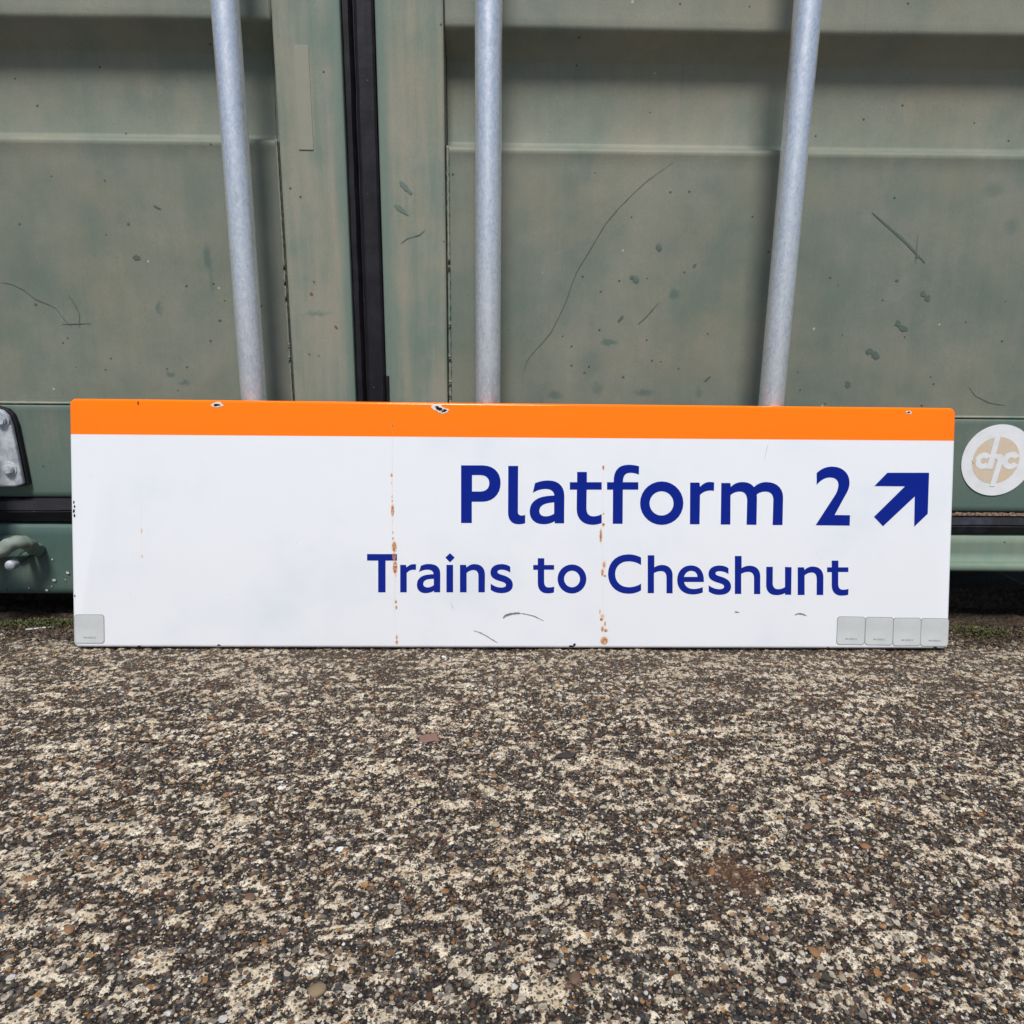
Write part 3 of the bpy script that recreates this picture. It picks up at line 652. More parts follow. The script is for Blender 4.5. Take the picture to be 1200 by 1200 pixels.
for x, z, r in ((-680, 452, 2.4), (-622, 448, 1.6), (-640, 405, 1.5), (-460, 480, 2), (-470, 365, 1.6), (-500, 362, 1.4), (-416, 432, 2.5), (-432, 403, 2), (-590, 360, 1.5), (-560, 620, 1.5)): scuff(dl, x, z, r, 0, mats=M_SCRD)
for x, z, r in ((-274.5, 487, 1.8), (-279.2, 470, 2.8), (-246, 424, 3.2), (-287, 385, 1.4), (-273, 383, 1.4)): scuff(dl, x, z, r, -.7, mats=M_SCRD if x < -285 else M_RUSTSPOT, name='rust_spot')
for (x, z, r) in ((-.681, .0475, 2.2), (-.704, .035, 2.6), (-.686, .036, .9), (-.7175, .0185, 2.0), (-.702, .069, 1.2), (-.745, .022, 1.2), (-.709, .025, 1)):
    v, f = flat_fill([splat(x, z, r / 1000 * 1.2, r / 1000, 10, .3)], -.0116); mesh('paint_spatter', v, f, M_SPAT, box)
boxo('tape_patch', dl, M_TAPE, -.2855, -.2655, -.0056, -.0040, .661, .79, bev=.0004)

# round white vinyl sticker on the right door's bottom rail
def ring(cx, cz, r0, r1, a0, a1, n=26):
    V, F = [], []
    for i in range(n + 1):
        a = a0 + (a1 - a0) * i / n
        V += [(cx + r0 * math.cos(a), 0, cz + r0 * math.sin(a)), (cx + r1 * math.cos(a), 0, cz + r1 * math.sin(a))]
        if i: F.append((2 * i - 2, 2 * i - 1, 2 * i + 1, 2 * i))
    return V, F
SV, SF, SM = [], [], []
def add(v, f, m_, y):
    k = len(SV); SV.extend((p[0], y, p[2]) for p in v); SF.extend(tuple(k + i for i in q) for q in f); SM.extend([m_] * len(f))
cx, cz, u = .7597, .2345, .000380
yb = -.0042
c_ = [(cx + .0553 * math.cos(2 * PI * i / 96), cz + .0553 * math.sin(2 * PI * i / 96)) for i in range(96)]
add(*flat_fill([c_], 0), 0, yb)
dx = -.0025
add(*flat_fill([[(cx + dx + .0362 * math.cos(2 * PI * i / 72), cz + .0362 * math.sin(2 * PI * i / 72)) for i in range(72)]], 0), 1, yb - .0002)
def zc(q): return cz - (q - 348) * u
def xc(q): return cx + (q - 600) * u
yl = yb - .0004
add(*ring(xc(543), zc(350), 12 * u, 34 * u, PI * .20, PI * 1.80), 0, yl)                # c
add(*ring(xc(655), zc(348), 13 * u, 36 * u, PI * .16, PI * 1.84), 0, yl)                # c
add(*flat_fill([[(xc(574), zc(246)), (xc(596), zc(246)), (xc(584), zc(383)), (xc(560), zc(383))]], 0), 0, yl - .0001)      # h, tall stem
add(*flat_fill([[(xc(588), zc(322)), (xc(612), zc(322)), (xc(624), zc(336)), (xc(622), zc(356)), (xc(606), zc(455)), (xc(584), zc(455)), (xc(599), zc(352)), (xc(596), zc(342)), (xc(586), zc(342))]], 0), 0, yl - .0002)
add(*flat_fill([[(xc(505) + 9 * u * math.cos(2 * PI * i / 16), zc(350) + 9 * u * math.sin(2 * PI * i / 16)) for i in range(16)]], 0), 1, yl - .0003)
# side of the vinyl so that it has thickness
k = len(SV); SV.extend((a, yb, b) for a, b in c_); SV.extend((a, yb + .0008, b) for a, b in c_)
for i in range(96): SF.append((k + i, k + 96 + i, k + 96 + (i + 1) % 96, k + (i + 1) % 96)); SM.append(0)
st = mesh('sticker', SV, SF, [M_VINYL, M_TAN], dr, fm=SM); st['label'] = 'round white sticker with a faded tan disc lettered chc'

# ------------------------------------------------------------------ the platform sign
sign = thing('platform_sign', 'long white enamel station sign with an orange top band, leaning on the container bars', 'sign')
X_ = Vector((0.99989469, 0.01402934, -0.00371411)); Z_ = Vector((0.000936, 0.1930463, 0.9811892)); Y_ = Z_.cross(X_)
m = Matrix((X_, Y_, Z_)).transposed().to_4x4(); m.translation = (-0.5788172, -0.18587163, 0.0)
sign.matrix_world = m
SW, SH, SD = 1.200, .33396, .0105
def rrect(inset, r, y, n=8):
    L = []; r = max(r, .0005)
    for (qx, qz, a0) in ((SW - inset - r, inset + r, -PI / 2), (SW - inset - r, SH - inset - r, 0), (inset + r, SH - inset - r, PI / 2), (inset + r, inset + r, PI)):
        for k in range(n + 1): a = a0 + PI / 2 * k / n; L.append(Vector((qx + r * math.cos(a), y, qz + r * math.sin(a))))
    return L
bm = bmesh.new(); loops = []
RB = .0042
for k in range(7):                                       # rolled edge then flange
    t = PI / 2 * k / 6; loops.append([bm.verts.new(v) for v in rrect(RB * (1 - math.sin(t)), .0085 - RB * (1 - math.sin(t)), RB * (1 - math.cos(t)))])
loops.append([bm.verts.new(v) for v in rrect(0, .0085, SD)]); loops.append([bm.verts.new(v) for v in rrect(.0022, .0063, SD)]); loops.append([bm.verts.new(v) for v in rrect(.0022, .0063, .003)])
for a, b in zip(loops, loops[1:]):
    for i in range(len(a)): bm.faces.new((a[i], b[i], b[(i + 1) % len(a)], a[(i + 1) % len(a)]))
bm.faces.new(loops[0]); bm.faces.new(loops[-1][::-1])
bmesh.ops.recalc_face_normals(bm, faces=bm.faces[:])
ZB0, ZB1 = .28625, .28865
pn = Vector((-(ZB1 - ZB0) / SW, 0, 1)).normalized()
bmesh.ops.bisect_plane(bm, geom=bm.verts[:] + bm.edges[:] + bm.faces[:], plane_co=(0, 0, ZB0), plane_no=pn)
for x in [i * .05 for i in range(1, 24)]:
    bmesh.ops.bisect_plane(bm, geom=bm.verts[:] + bm.edges[:] + bm.faces[:], plane_co=(x, 0, 0), plane_no=(1, 0, 0))
bm2 = bm.copy()
up = lambda f: (f.calc_center_median() - Vector((0, 0, ZB0))).dot(pn) > 0
bmesh.ops.delete(bm, geom=[f for f in bm.faces if up(f)], context='FACES'); bmesh.ops.delete(bm2, geom=[f for f in bm2.faces if not up(f)], context='FACES')
for b in (bm, bm2):
    for f in b.faces: f.smooth = True
pl = bmobj('plate', bm, M_WHITE, sign); ob = bmobj('orange_band', bm2, M_ORANGE, sign)
LETTERS = [
  ('P', [[521.12,249.3,550.5,249.55,556.79,248.86,562.18,247.14,566.64,244.46,570.17,240.92,572.73,236.58,574.3,231.54,574.85,225.88,574.3,219.87,572.62,214.49,569.93,209.82,566.32,205.98,561.91,203.06,556.8,201.16,551.11,200.39,536,200.28,536.16,171.38,521.5,171.29], [536.1,236.35,547.81,236.45,550.87,236.1,553.47,235.3,555.6,234.08,557.26,232.48,558.46,230.53,559.18,228.28,559.43,225.76,559.21,222.95,558.52,220.5,557.35,218.42,555.71,216.73,553.6,215.43,551.01,214.55,547.94,214.11,536.23,214.02]]),
  ('l', [[585.02,249.07,598.44,249.18,598.64,186.65,598.77,185.41,599.13,184.35,599.68,183.47,600.42,182.78,601.31,182.28,602.34,181.98,603.48,181.89,604.28,181.91,605.06,181.97,605.83,182.07,606.58,182.21,607.29,182.38,607.96,182.6,608.58,182.85,608.68,171.69,607.42,171.21,606.15,170.83,604.86,170.54,603.53,170.33,602.16,170.19,600.74,170.11,599.25,170.08,595.79,170.41,592.75,171.41,590.16,173.07,588.07,175.37,586.52,178.27,585.55,181.75,585.19,185.79]]),
  ('a', [[621.51,225.93,624,226.94,626.47,227.79,628.95,228.49,631.48,229.04,634.1,229.43,636.84,229.68,639.74,229.78,645.33,229.34,650.15,227.97,654.17,225.7,657.35,222.6,659.68,218.71,661.13,214.08,661.65,208.77,661.75,171.72,648.85,171.64,648.82,174.58,646.8,173.36,644.68,172.37,642.5,171.59,640.26,171.01,637.98,170.61,635.67,170.38,633.35,170.3,628.65,170.7,624.55,171.92,621.1,173.88,618.34,176.5,616.31,179.7,615.04,183.41,614.58,187.54,615.1,192.52,616.67,196.84,619.22,200.5,622.68,203.51,626.95,205.86,631.96,207.56,637.62,208.59,639.28,208.79,640.91,208.97,642.5,209.13,644.03,209.25,645.47,209.35,646.8,209.41,648,209.44,647.48,211.88,646.54,213.92,645.18,215.55,643.42,216.8,641.29,217.67,638.8,218.17,635.98,218.32,633.33,218.18,630.7,217.81,628.12,217.22,625.61,216.42,623.19,215.43,620.87,214.27,618.69,212.94], [647.78,200.15,647.94,184.66,646.29,183.67,644.64,182.85,642.98,182.18,641.32,181.67,639.67,181.31,638.01,181.1,636.34,181.02,634.16,181.17,632.27,181.65,630.7,182.44,629.44,183.53,628.52,184.9,627.95,186.53,627.75,188.4,628.05,190.9,628.96,193.08,630.43,194.94,632.4,196.5,634.83,197.75,637.65,198.69,640.82,199.33,641.96,199.52,643.01,199.68,644,199.8,644.94,199.91,645.87,200,646.81,200.08]]),
  ('t', [[678.66,241.68,691.99,241.79,692.16,227.88,712.36,228.03,712.49,217.97,691.98,217.82,691.97,192.71,692.21,189.65,692.83,187.08,693.84,185.01,695.23,183.42,696.99,182.31,699.11,181.65,701.6,181.45,703.28,181.53,704.98,181.73,706.67,182.07,708.33,182.53,709.94,183.11,711.48,183.81,712.92,184.63,713.09,172.36,711.25,171.73,709.45,171.19,707.66,170.75,705.86,170.41,704.03,170.16,702.14,170,700.19,169.94,694.83,170.44,690.15,171.92,686.19,174.32,683,177.52,680.64,181.44,679.17,185.99,678.62,191.07,678.62,217.72,669,217.64,668.89,227.69,678.82,227.77]]),
  ('f', [[728.22,171.52,727.89,218.09,719.8,218.03,719.67,228.09,728.69,228.16,728.9,234.5,730.01,239.84,732.01,244.2,734.89,247.58,738.67,250.01,743.33,251.48,748.89,252,751.17,251.97,753.37,251.85,755.49,251.64,757.53,251.34,759.5,250.96,761.4,250.5,763.24,249.95,763.09,238.81,761.41,239.47,759.74,240.02,758.06,240.46,756.39,240.79,754.72,241.03,753.05,241.16,751.38,241.19,748.62,240.93,746.32,240.17,744.49,238.91,743.1,237.1,742.13,234.74,741.59,231.8,741.45,228.26,762.47,228.43,762.63,218.35,741.43,218.19,741.79,171.6]]),
  ('o', [[824.79,200.32,824.13,193.5,822,187.23,818.57,181.68,814.03,177.04,808.55,173.49,802.31,171.22,795.49,170.39,788.64,171.13,782.33,173.33,776.75,176.8,772.07,181.38,768.47,186.87,766.14,193.1,765.25,199.9,765.93,206.71,768.07,212.96,771.49,218.49,776.02,223.11,781.48,226.65,787.7,228.93,794.51,229.76,801.34,229.04,807.64,226.86,813.23,223.4,817.92,218.84,821.53,213.36,823.89,207.13], [811.26,199.92,810.89,196.1,809.71,192.59,807.82,189.48,805.3,186.88,802.27,184.9,798.82,183.62,795.04,183.16,791.25,183.57,787.76,184.8,784.67,186.75,782.07,189.31,780.08,192.38,778.78,195.87,778.29,199.68,778.66,203.5,779.84,207.01,781.74,210.1,784.25,212.7,787.28,214.68,790.72,215.95,794.49,216.42,798.28,216.01,801.77,214.79,804.86,212.85,807.46,210.29,809.46,207.22,810.76,203.73]]),
  ('r', [[833.56,228.48,846.47,228.58,847.29,222.76,849.1,224.61,850.91,226.15,852.72,227.38,854.55,228.31,856.42,228.97,858.34,229.37,860.31,229.51,861.29,229.5,862.21,229.46,863.1,229.4,863.97,229.31,864.84,229.18,865.74,229.03,866.67,228.86,866.54,217.43,865.74,217.56,864.95,217.66,864.17,217.74,863.41,217.8,862.64,217.84,861.88,217.85,861.13,217.86,858.9,217.68,856.76,217.28,854.7,216.66,852.74,215.79,850.88,214.68,849.13,213.32,847.49,211.69,847.54,171.61,834.24,171.53]]),
  ('m', [[876.44,228.23,888.91,228.33,889.73,223.09,891.57,224.82,893.56,226.3,895.68,227.52,897.94,228.47,900.35,229.16,902.9,229.59,905.6,229.74,908.71,229.62,911.5,229.2,913.99,228.5,916.22,227.51,918.23,226.26,920.03,224.75,921.66,222.98,923.71,224.85,925.9,226.42,928.22,227.71,930.67,228.7,933.22,229.41,935.87,229.85,938.61,230,944.36,229.55,949.43,228.15,953.76,225.85,957.27,222.72,959.9,218.83,961.58,214.25,962.24,209.02,962.31,171.28,948.58,171.19,948.85,205.42,948.55,208.46,947.81,211.05,946.63,213.2,945.02,214.88,942.99,216.08,940.56,216.8,937.72,217.03,935.74,216.93,933.83,216.67,932.02,216.24,930.3,215.67,928.68,214.94,927.17,214.08,925.77,213.08,926.13,207.59,926.22,171.29,912.51,171.44,912.64,203.99,912.35,207.46,911.65,210.36,910.55,212.71,909.06,214.52,907.19,215.79,904.94,216.53,902.34,216.76,900.33,216.66,898.34,216.35,896.4,215.86,894.52,215.15,892.73,214.24,891.04,213.11,889.49,211.76,890.08,171.53,876.76,171.44]]),
  ('2', [[1007.95,242.82,1010.53,245.2,1013.26,247.22,1016.15,248.87,1019.21,250.16,1022.45,251.1,1025.88,251.67,1029.5,251.88,1035.31,251.39,1040.5,249.86,1044.98,247.41,1048.66,244.14,1051.44,240.14,1053.24,235.53,1053.96,230.4,1053.89,227.48,1053.52,224.7,1052.88,222.03,1051.98,219.43,1050.86,216.85,1049.51,214.26,1047.98,211.6,1034.43,185.53,1055.83,185.36,1055.75,171.08,1008.35,171.26,1034.49,213.07,1035.57,215.13,1036.5,217.24,1037.26,219.36,1037.84,221.46,1038.26,223.48,1038.49,225.4,1038.54,227.16,1038.2,229.68,1037.37,231.86,1036.06,233.69,1034.31,235.15,1032.15,236.21,1029.62,236.85,1026.73,237.05,1023.74,236.8,1020.86,236.11,1018.11,234.99,1015.47,233.47,1012.97,231.55,1010.59,229.26,1008.36,226.61]]),
  ('T', [[394.57,128.27,434.9,128.48,434.91,119.66,419.53,119.59,419.56,76.32,409.55,76.28,409.54,119.54,394.57,119.46]]),
  ('r', [[439.34,113.78,447.04,113.81,448,110.42,449.36,111.68,450.78,112.7,452.21,113.5,453.62,114.1,454.97,114.52,456.22,114.75,457.33,114.83,457.94,114.83,458.5,114.81,459.04,114.79,459.54,114.75,460.02,114.7,460.47,114.63,460.9,114.56,460.53,106.89,460.01,107,459.51,107.09,459.03,107.16,458.56,107.21,458.08,107.24,457.58,107.26,457.06,107.27,455.73,107.14,454.38,106.87,453.04,106.43,451.73,105.81,450.48,105,449.3,103.99,448.21,102.76,448.26,76.43,439.39,76.4]]),
  ('a', [[467.45,112.75,469.07,113.41,470.64,113.96,472.17,114.42,473.67,114.77,475.14,115.02,476.6,115.17,478.04,115.22,482.25,114.95,485.78,114.1,488.65,112.68,490.87,110.71,492.45,108.22,493.39,105.21,493.72,101.7,493.62,76.61,485.31,76.58,485.3,78.81,483.81,77.85,482.17,77.06,480.43,76.43,478.64,75.96,476.83,75.62,475.05,75.43,473.34,75.36,470.43,75.64,467.91,76.45,465.81,77.75,464.15,79.46,462.93,81.53,462.18,83.89,461.93,86.5,462.25,89.81,463.21,92.65,464.75,95.05,466.82,97.02,469.37,98.57,472.34,99.71,475.68,100.46,477.1,100.65,478.46,100.82,479.77,100.96,481.03,101.08,482.24,101.19,483.42,101.28,484.55,101.37,484.24,102.96,483.65,104.32,482.78,105.44,481.64,106.32,480.23,106.95,478.56,107.33,476.62,107.45,474.79,107.37,473.02,107.16,471.29,106.82,469.61,106.35,467.96,105.77,466.36,105.08,464.78,104.29], [484.86,95.06,484.89,86.31,483.65,85.45,482.42,84.74,481.21,84.17,480.02,83.72,478.87,83.41,477.76,83.22,476.7,83.16,475.14,83.27,473.8,83.6,472.68,84.14,471.79,84.86,471.14,85.76,470.74,86.81,470.6,88,470.79,89.55,471.33,90.87,472.19,91.98,473.33,92.9,474.72,93.62,476.33,94.16,478.11,94.54,479.29,94.7,480.37,94.82,481.37,94.91,482.3,94.98,483.18,95.02,484.03,95.05]]),
  ('i', [[501.97,114.08,511.04,114.12,511.21,76.67,502.12,76.64], [506.73,130.11,513.12,124.13,506.78,117.5,500.58,124.07]]),
  ('n', [[520.31,114.17,528.53,114.21,529.42,110.62,530.64,111.8,531.98,112.83,533.43,113.7,534.96,114.39,536.55,114.9,538.18,115.22,539.83,115.33,543.68,115.01,546.95,114.03,549.62,112.43,551.71,110.25,553.21,107.51,554.12,104.25,554.44,100.52,554.39,76.84,545.58,76.81,545.54,98.53,545.39,100.86,544.98,102.82,544.29,104.42,543.34,105.67,542.12,106.56,540.65,107.09,538.91,107.26,537.46,107.16,536.03,106.9,534.62,106.47,533.24,105.89,531.92,105.17,530.65,104.31,529.46,103.32,529.6,76.75,520.5,76.71]]),
  ('s', [[588.86,111.87,588.92,104.08,587.36,105.06,585.72,105.9,584,106.61,582.22,107.18,580.39,107.59,578.54,107.84,576.67,107.92,575.31,107.84,574.13,107.63,573.16,107.29,572.38,106.83,571.82,106.25,571.48,105.57,571.36,104.78,571.52,104,571.96,103.32,572.68,102.72,573.67,102.17,574.92,101.65,576.43,101.14,578.18,100.62,581.88,99.42,585.06,97.99,587.69,96.34,589.78,94.44,591.29,92.27,592.22,89.81,592.55,87.04,592.23,84.27,591.25,81.82,589.62,79.74,587.36,78.06,584.47,76.81,580.98,76.03,576.91,75.76,574.62,75.84,572.36,76.1,570.15,76.56,568.02,77.21,565.98,78.06,564.08,79.12,562.32,80.38,562.27,88.86,564.05,87.43,566.01,86.2,568.12,85.19,570.3,84.39,572.52,83.82,574.72,83.48,576.85,83.37,578.42,83.45,579.8,83.7,580.96,84.1,581.89,84.63,582.57,85.3,582.99,86.09,583.13,87,582.98,87.97,582.52,88.81,581.78,89.55,580.73,90.22,579.39,90.84,577.75,91.43,575.82,92.04,572.29,93.1,569.24,94.26,566.67,95.59,564.63,97.16,563.13,99.04,562.2,101.28,561.87,103.96,562.22,106.89,563.25,109.43,564.91,111.56,567.14,113.24,569.87,114.48,573.05,115.24,576.62,115.51,578.66,115.44,580.63,115.22,582.52,114.85,584.3,114.33,585.96,113.65,587.48,112.84]]),
  ('t', [[626.22,123.74,635.16,123.78,635.25,114.53,648.67,114.59,648.73,108.26,635.11,108.19,635.28,91.12,635.49,89.18,635.93,87.54,636.6,86.19,637.48,85.15,638.59,84.41,639.93,83.96,641.48,83.82,642.71,83.84,643.88,83.91,645,84.02,646.08,84.18,647.13,84.4,648.16,84.68,649.16,85.02,648.86,77.01,647.61,76.62,646.34,76.32,645.03,76.08,643.68,75.91,642.25,75.79,640.74,75.72,639.13,75.7,635.83,76.14,633.02,77.21,630.72,78.83,628.92,80.94,627.62,83.49,626.82,86.4,626.54,89.62,626.37,107.96,620.15,107.93,620.09,114.46,626.31,114.49]]),
  ('o', [[693.11,95.67,692.64,91.09,691.2,86.89,688.91,83.17,685.88,80.07,682.23,77.7,678.07,76.18,673.54,75.63,668.99,76.14,664.81,77.63,661.11,79.97,658.01,83.05,655.64,86.74,654.11,90.93,653.54,95.49,654.01,100.06,655.45,104.26,657.75,107.97,660.77,111.06,664.42,113.43,668.56,114.94,673.09,115.49,677.63,114.99,681.81,113.51,685.51,111.18,688.61,108.11,690.99,104.42,692.53,100.23], [684.33,95.63,684.07,93,683.28,90.59,682.02,88.46,680.34,86.69,678.33,85.33,676.04,84.46,673.54,84.15,671.03,84.44,668.72,85.29,666.68,86.63,664.97,88.39,663.66,90.51,662.81,92.91,662.5,95.53,662.76,98.15,663.55,100.56,664.81,102.69,666.48,104.46,668.5,105.82,670.78,106.69,673.28,107,675.79,106.71,678.09,105.87,680.14,104.53,681.85,102.77,683.16,100.65,684.01,98.25]]),
  ('C', [[767.85,125.43,768.01,115.17,765.68,116.52,763.33,117.67,760.96,118.61,758.53,119.34,756.05,119.86,753.48,120.17,750.81,120.27,746.25,119.82,742.23,118.57,738.83,116.58,736.1,113.92,734.09,110.66,732.86,106.86,732.48,102.59,732.98,98.26,734.31,94.39,736.42,91.04,739.23,88.31,742.69,86.26,746.75,84.99,751.33,84.56,753.85,84.66,756.35,84.95,758.84,85.43,761.29,86.13,763.71,87.03,766.08,88.16,768.4,89.53,768.54,80.41,766.22,79.06,763.84,77.96,761.39,77.09,758.88,76.44,756.31,75.99,753.67,75.72,750.97,75.63,744.17,76.29,738.12,78.24,732.92,81.34,728.67,85.45,725.49,90.44,723.47,96.18,722.71,102.54,723.29,109.03,725.16,114.84,728.2,119.86,732.33,123.98,737.43,127.08,743.42,129.03,750.18,129.74,752.88,129.66,755.51,129.41,758.09,128.97,760.62,128.36,763.09,127.56,765.5,126.59]]),
  ('h', [[776.9,128.61,786.01,128.65,786.28,112.03,787.72,112.93,789.23,113.69,790.76,114.31,792.32,114.79,793.88,115.13,795.41,115.33,796.91,115.41,800.65,115.07,803.88,114.06,806.58,112.45,808.73,110.29,810.31,107.65,811.29,104.59,811.67,101.18,812.09,76.45,803.64,76.42,803.28,98.2,803.08,100.54,802.56,102.52,801.75,104.13,800.63,105.39,799.23,106.28,797.54,106.81,795.58,106.98,794.11,106.92,792.65,106.73,791.22,106.44,789.82,106.03,788.46,105.52,787.15,104.91,785.91,104.2,786.36,76.55,777.72,76.52]]),
  ('e', [[855.09,92.24,827.55,92.13,828.5,89.52,829.82,87.33,831.46,85.56,833.4,84.19,835.61,83.22,838.05,82.64,840.7,82.46,842.75,82.53,844.7,82.71,846.57,83,848.38,83.4,850.15,83.89,851.9,84.48,853.65,85.16,853.79,77.79,851.83,77.01,849.87,76.37,847.89,75.86,845.87,75.47,843.79,75.2,841.63,75.04,839.36,74.99,834.32,75.43,829.8,76.76,825.88,78.92,822.66,81.86,820.23,85.53,818.66,89.87,818.06,94.83,818.46,99.81,819.77,104.18,821.89,107.9,824.74,110.91,828.22,113.13,832.22,114.52,836.67,115.01,841.42,114.51,845.55,112.98,849,110.5,851.73,107.12,853.68,102.91,854.82,97.93], [827.42,99.09,846.1,99.17,845.77,101.24,845.13,103.05,844.17,104.59,842.91,105.82,841.34,106.73,839.46,107.29,837.3,107.47,835.28,107.29,833.46,106.78,831.84,105.92,830.42,104.73,829.21,103.2,828.21,101.32]]),
  ('s', [[888.76,111.3,888.92,103.37,887.31,104.37,885.62,105.23,883.84,105.95,882.01,106.53,880.13,106.95,878.23,107.2,876.31,107.28,874.91,107.2,873.71,106.99,872.71,106.64,871.92,106.17,871.35,105.58,871.01,104.88,870.9,104.08,871.07,103.29,871.53,102.6,872.28,101.99,873.3,101.43,874.59,100.9,876.14,100.38,877.95,99.85,881.76,98.62,885.04,97.18,887.76,95.49,889.92,93.56,891.51,91.34,892.49,88.84,892.86,86.02,892.58,83.2,891.6,80.71,889.96,78.6,887.65,76.88,884.71,75.61,881.14,74.82,876.96,74.54,874.62,74.62,872.29,74.89,870.02,75.36,867.82,76.02,865.73,76.88,863.76,77.96,861.94,79.25,861.77,87.88,863.62,86.42,865.65,85.17,867.82,84.14,870.07,83.33,872.36,82.75,874.62,82.4,876.81,82.28,878.42,82.37,879.82,82.63,881.01,83.03,881.96,83.57,882.65,84.25,883.07,85.06,883.2,85.98,883.03,86.97,882.56,87.83,881.78,88.58,880.7,89.26,879.32,89.89,877.63,90.5,875.64,91.11,872.01,92.19,868.86,93.37,866.21,94.73,864.09,96.33,862.53,98.24,861.55,100.52,861.18,103.25,861.49,106.24,862.52,108.82,864.2,110.98,866.46,112.7,869.25,113.96,872.5,114.73,876.16,115.01,878.25,114.94,880.28,114.71,882.22,114.33,884.05,113.8,885.76,113.12,887.34,112.28]]),
  ('h', [[897.21,128.25,906.56,128.3,906.92,111.59,908.4,112.49,909.93,113.26,911.51,113.88,913.11,114.36,914.7,114.7,916.28,114.91,917.81,114.99,921.66,114.65,924.98,113.64,927.76,112.01,929.98,109.84,931.61,107.19,932.63,104.12,933.04,100.68,933.59,75.83,924.91,75.8,924.43,97.69,924.22,100.04,923.68,102.03,922.84,103.65,921.69,104.91,920.24,105.81,918.5,106.35,916.49,106.52,914.98,106.45,913.48,106.27,912.01,105.97,910.58,105.56,909.19,105.05,907.85,104.43,906.58,103.72,907.17,75.93,898.3,75.9]]),
  ('u', [[941.15,113.55,950.24,113.59,950.56,90.97,950.79,88.8,951.35,86.95,952.21,85.41,953.35,84.2,954.74,83.33,956.36,82.8,958.18,82.63,959.66,82.7,961.13,82.88,962.57,83.19,963.97,83.62,965.32,84.17,966.6,84.83,967.81,85.62,967.15,113.48,976.27,113.13,976.69,75.11,968.26,75.08,968.01,77.44,966.4,76.59,964.76,75.89,963.08,75.35,961.36,74.94,959.59,74.66,957.77,74.49,955.89,74.44,952.14,74.77,948.96,75.74,946.34,77.31,944.29,79.42,942.8,82.02,941.88,85.06,941.52,88.47]]),
  ('n', [[984.88,113.06,993.52,113.1,994.53,109.43,995.79,110.64,997.18,111.69,998.68,112.58,1000.28,113.29,1001.94,113.81,1003.65,114.14,1005.38,114.25,1009.44,113.92,1012.89,112.92,1015.74,111.29,1017.97,109.05,1019.61,106.25,1020.63,102.92,1021.04,99.1,1021.46,74.88,1012.19,74.85,1011.72,97.07,1011.52,99.44,1011.04,101.45,1010.29,103.1,1009.26,104.37,1007.97,105.28,1006.41,105.82,1004.58,105.99,1003.06,105.9,1001.55,105.63,1000.08,105.19,998.64,104.6,997.26,103.86,995.95,102.98,994.71,101.97,995.39,74.78,985.82,74.75]]),
  ('t', [[1032.05,122.55,1041.33,122.6,1041.58,113.26,1055.53,113.33,1055.7,106.93,1041.55,106.87,1042.02,89.64,1042.27,87.68,1042.76,86.03,1043.47,84.67,1044.41,83.62,1045.57,82.87,1046.97,82.42,1048.59,82.28,1049.86,82.3,1051.07,82.37,1052.24,82.48,1053.36,82.64,1054.45,82.86,1055.51,83.14,1056.55,83.49,1056.37,75.4,1055.07,75.02,1053.76,74.71,1052.41,74.47,1051,74.3,1049.52,74.18,1047.96,74.11,1046.28,74.08,1042.84,74.53,1039.91,75.61,1037.49,77.24,1035.58,79.38,1034.18,81.94,1033.31,84.88,1032.96,88.13,1032.47,106.63,1026.01,106.6,1025.83,113.19,1032.29,113.22]]),
]
ARROW = [1106.18,244.09,1164.48,244.57,1164.38,188.12,1145.98,170.08,1145.46,211.85,1102.32,170.43,1089.39,183.38,1131.35,225.69,1088.64,225.67]

for ch, loops_ in LETTERS:
    Ls = [[(l[i] / 1000, l[i + 1] / 1000) for i in range(0, len(l), 2)] for l in loops_]
    if ch == 'i': 
        V, F = flat_fill([Ls[0]], -.00035); v2, f2 = flat_fill([Ls[1]], -.00035); F += [tuple(i + len(V) for i in q) for q in f2]; V += v2
    else: V, F = flat_fill(Ls, -.00035)
    o = mesh('letter' if ch != '2' else 'numeral', V, F, M_BLUE, sign); o['label'] = 'blue %s %s' % ('numeral' if ch == '2' else 'letter', ch)
V, F = flat_fill([[(ARROW[i] / 1000, ARROW[i + 1] / 1000) for i in range(0, len(ARROW), 2)]], -.00035)
mesh('arrow', V, F, M_BLUE, sign)['label'] = 'blue arrow pointing up and to the right'
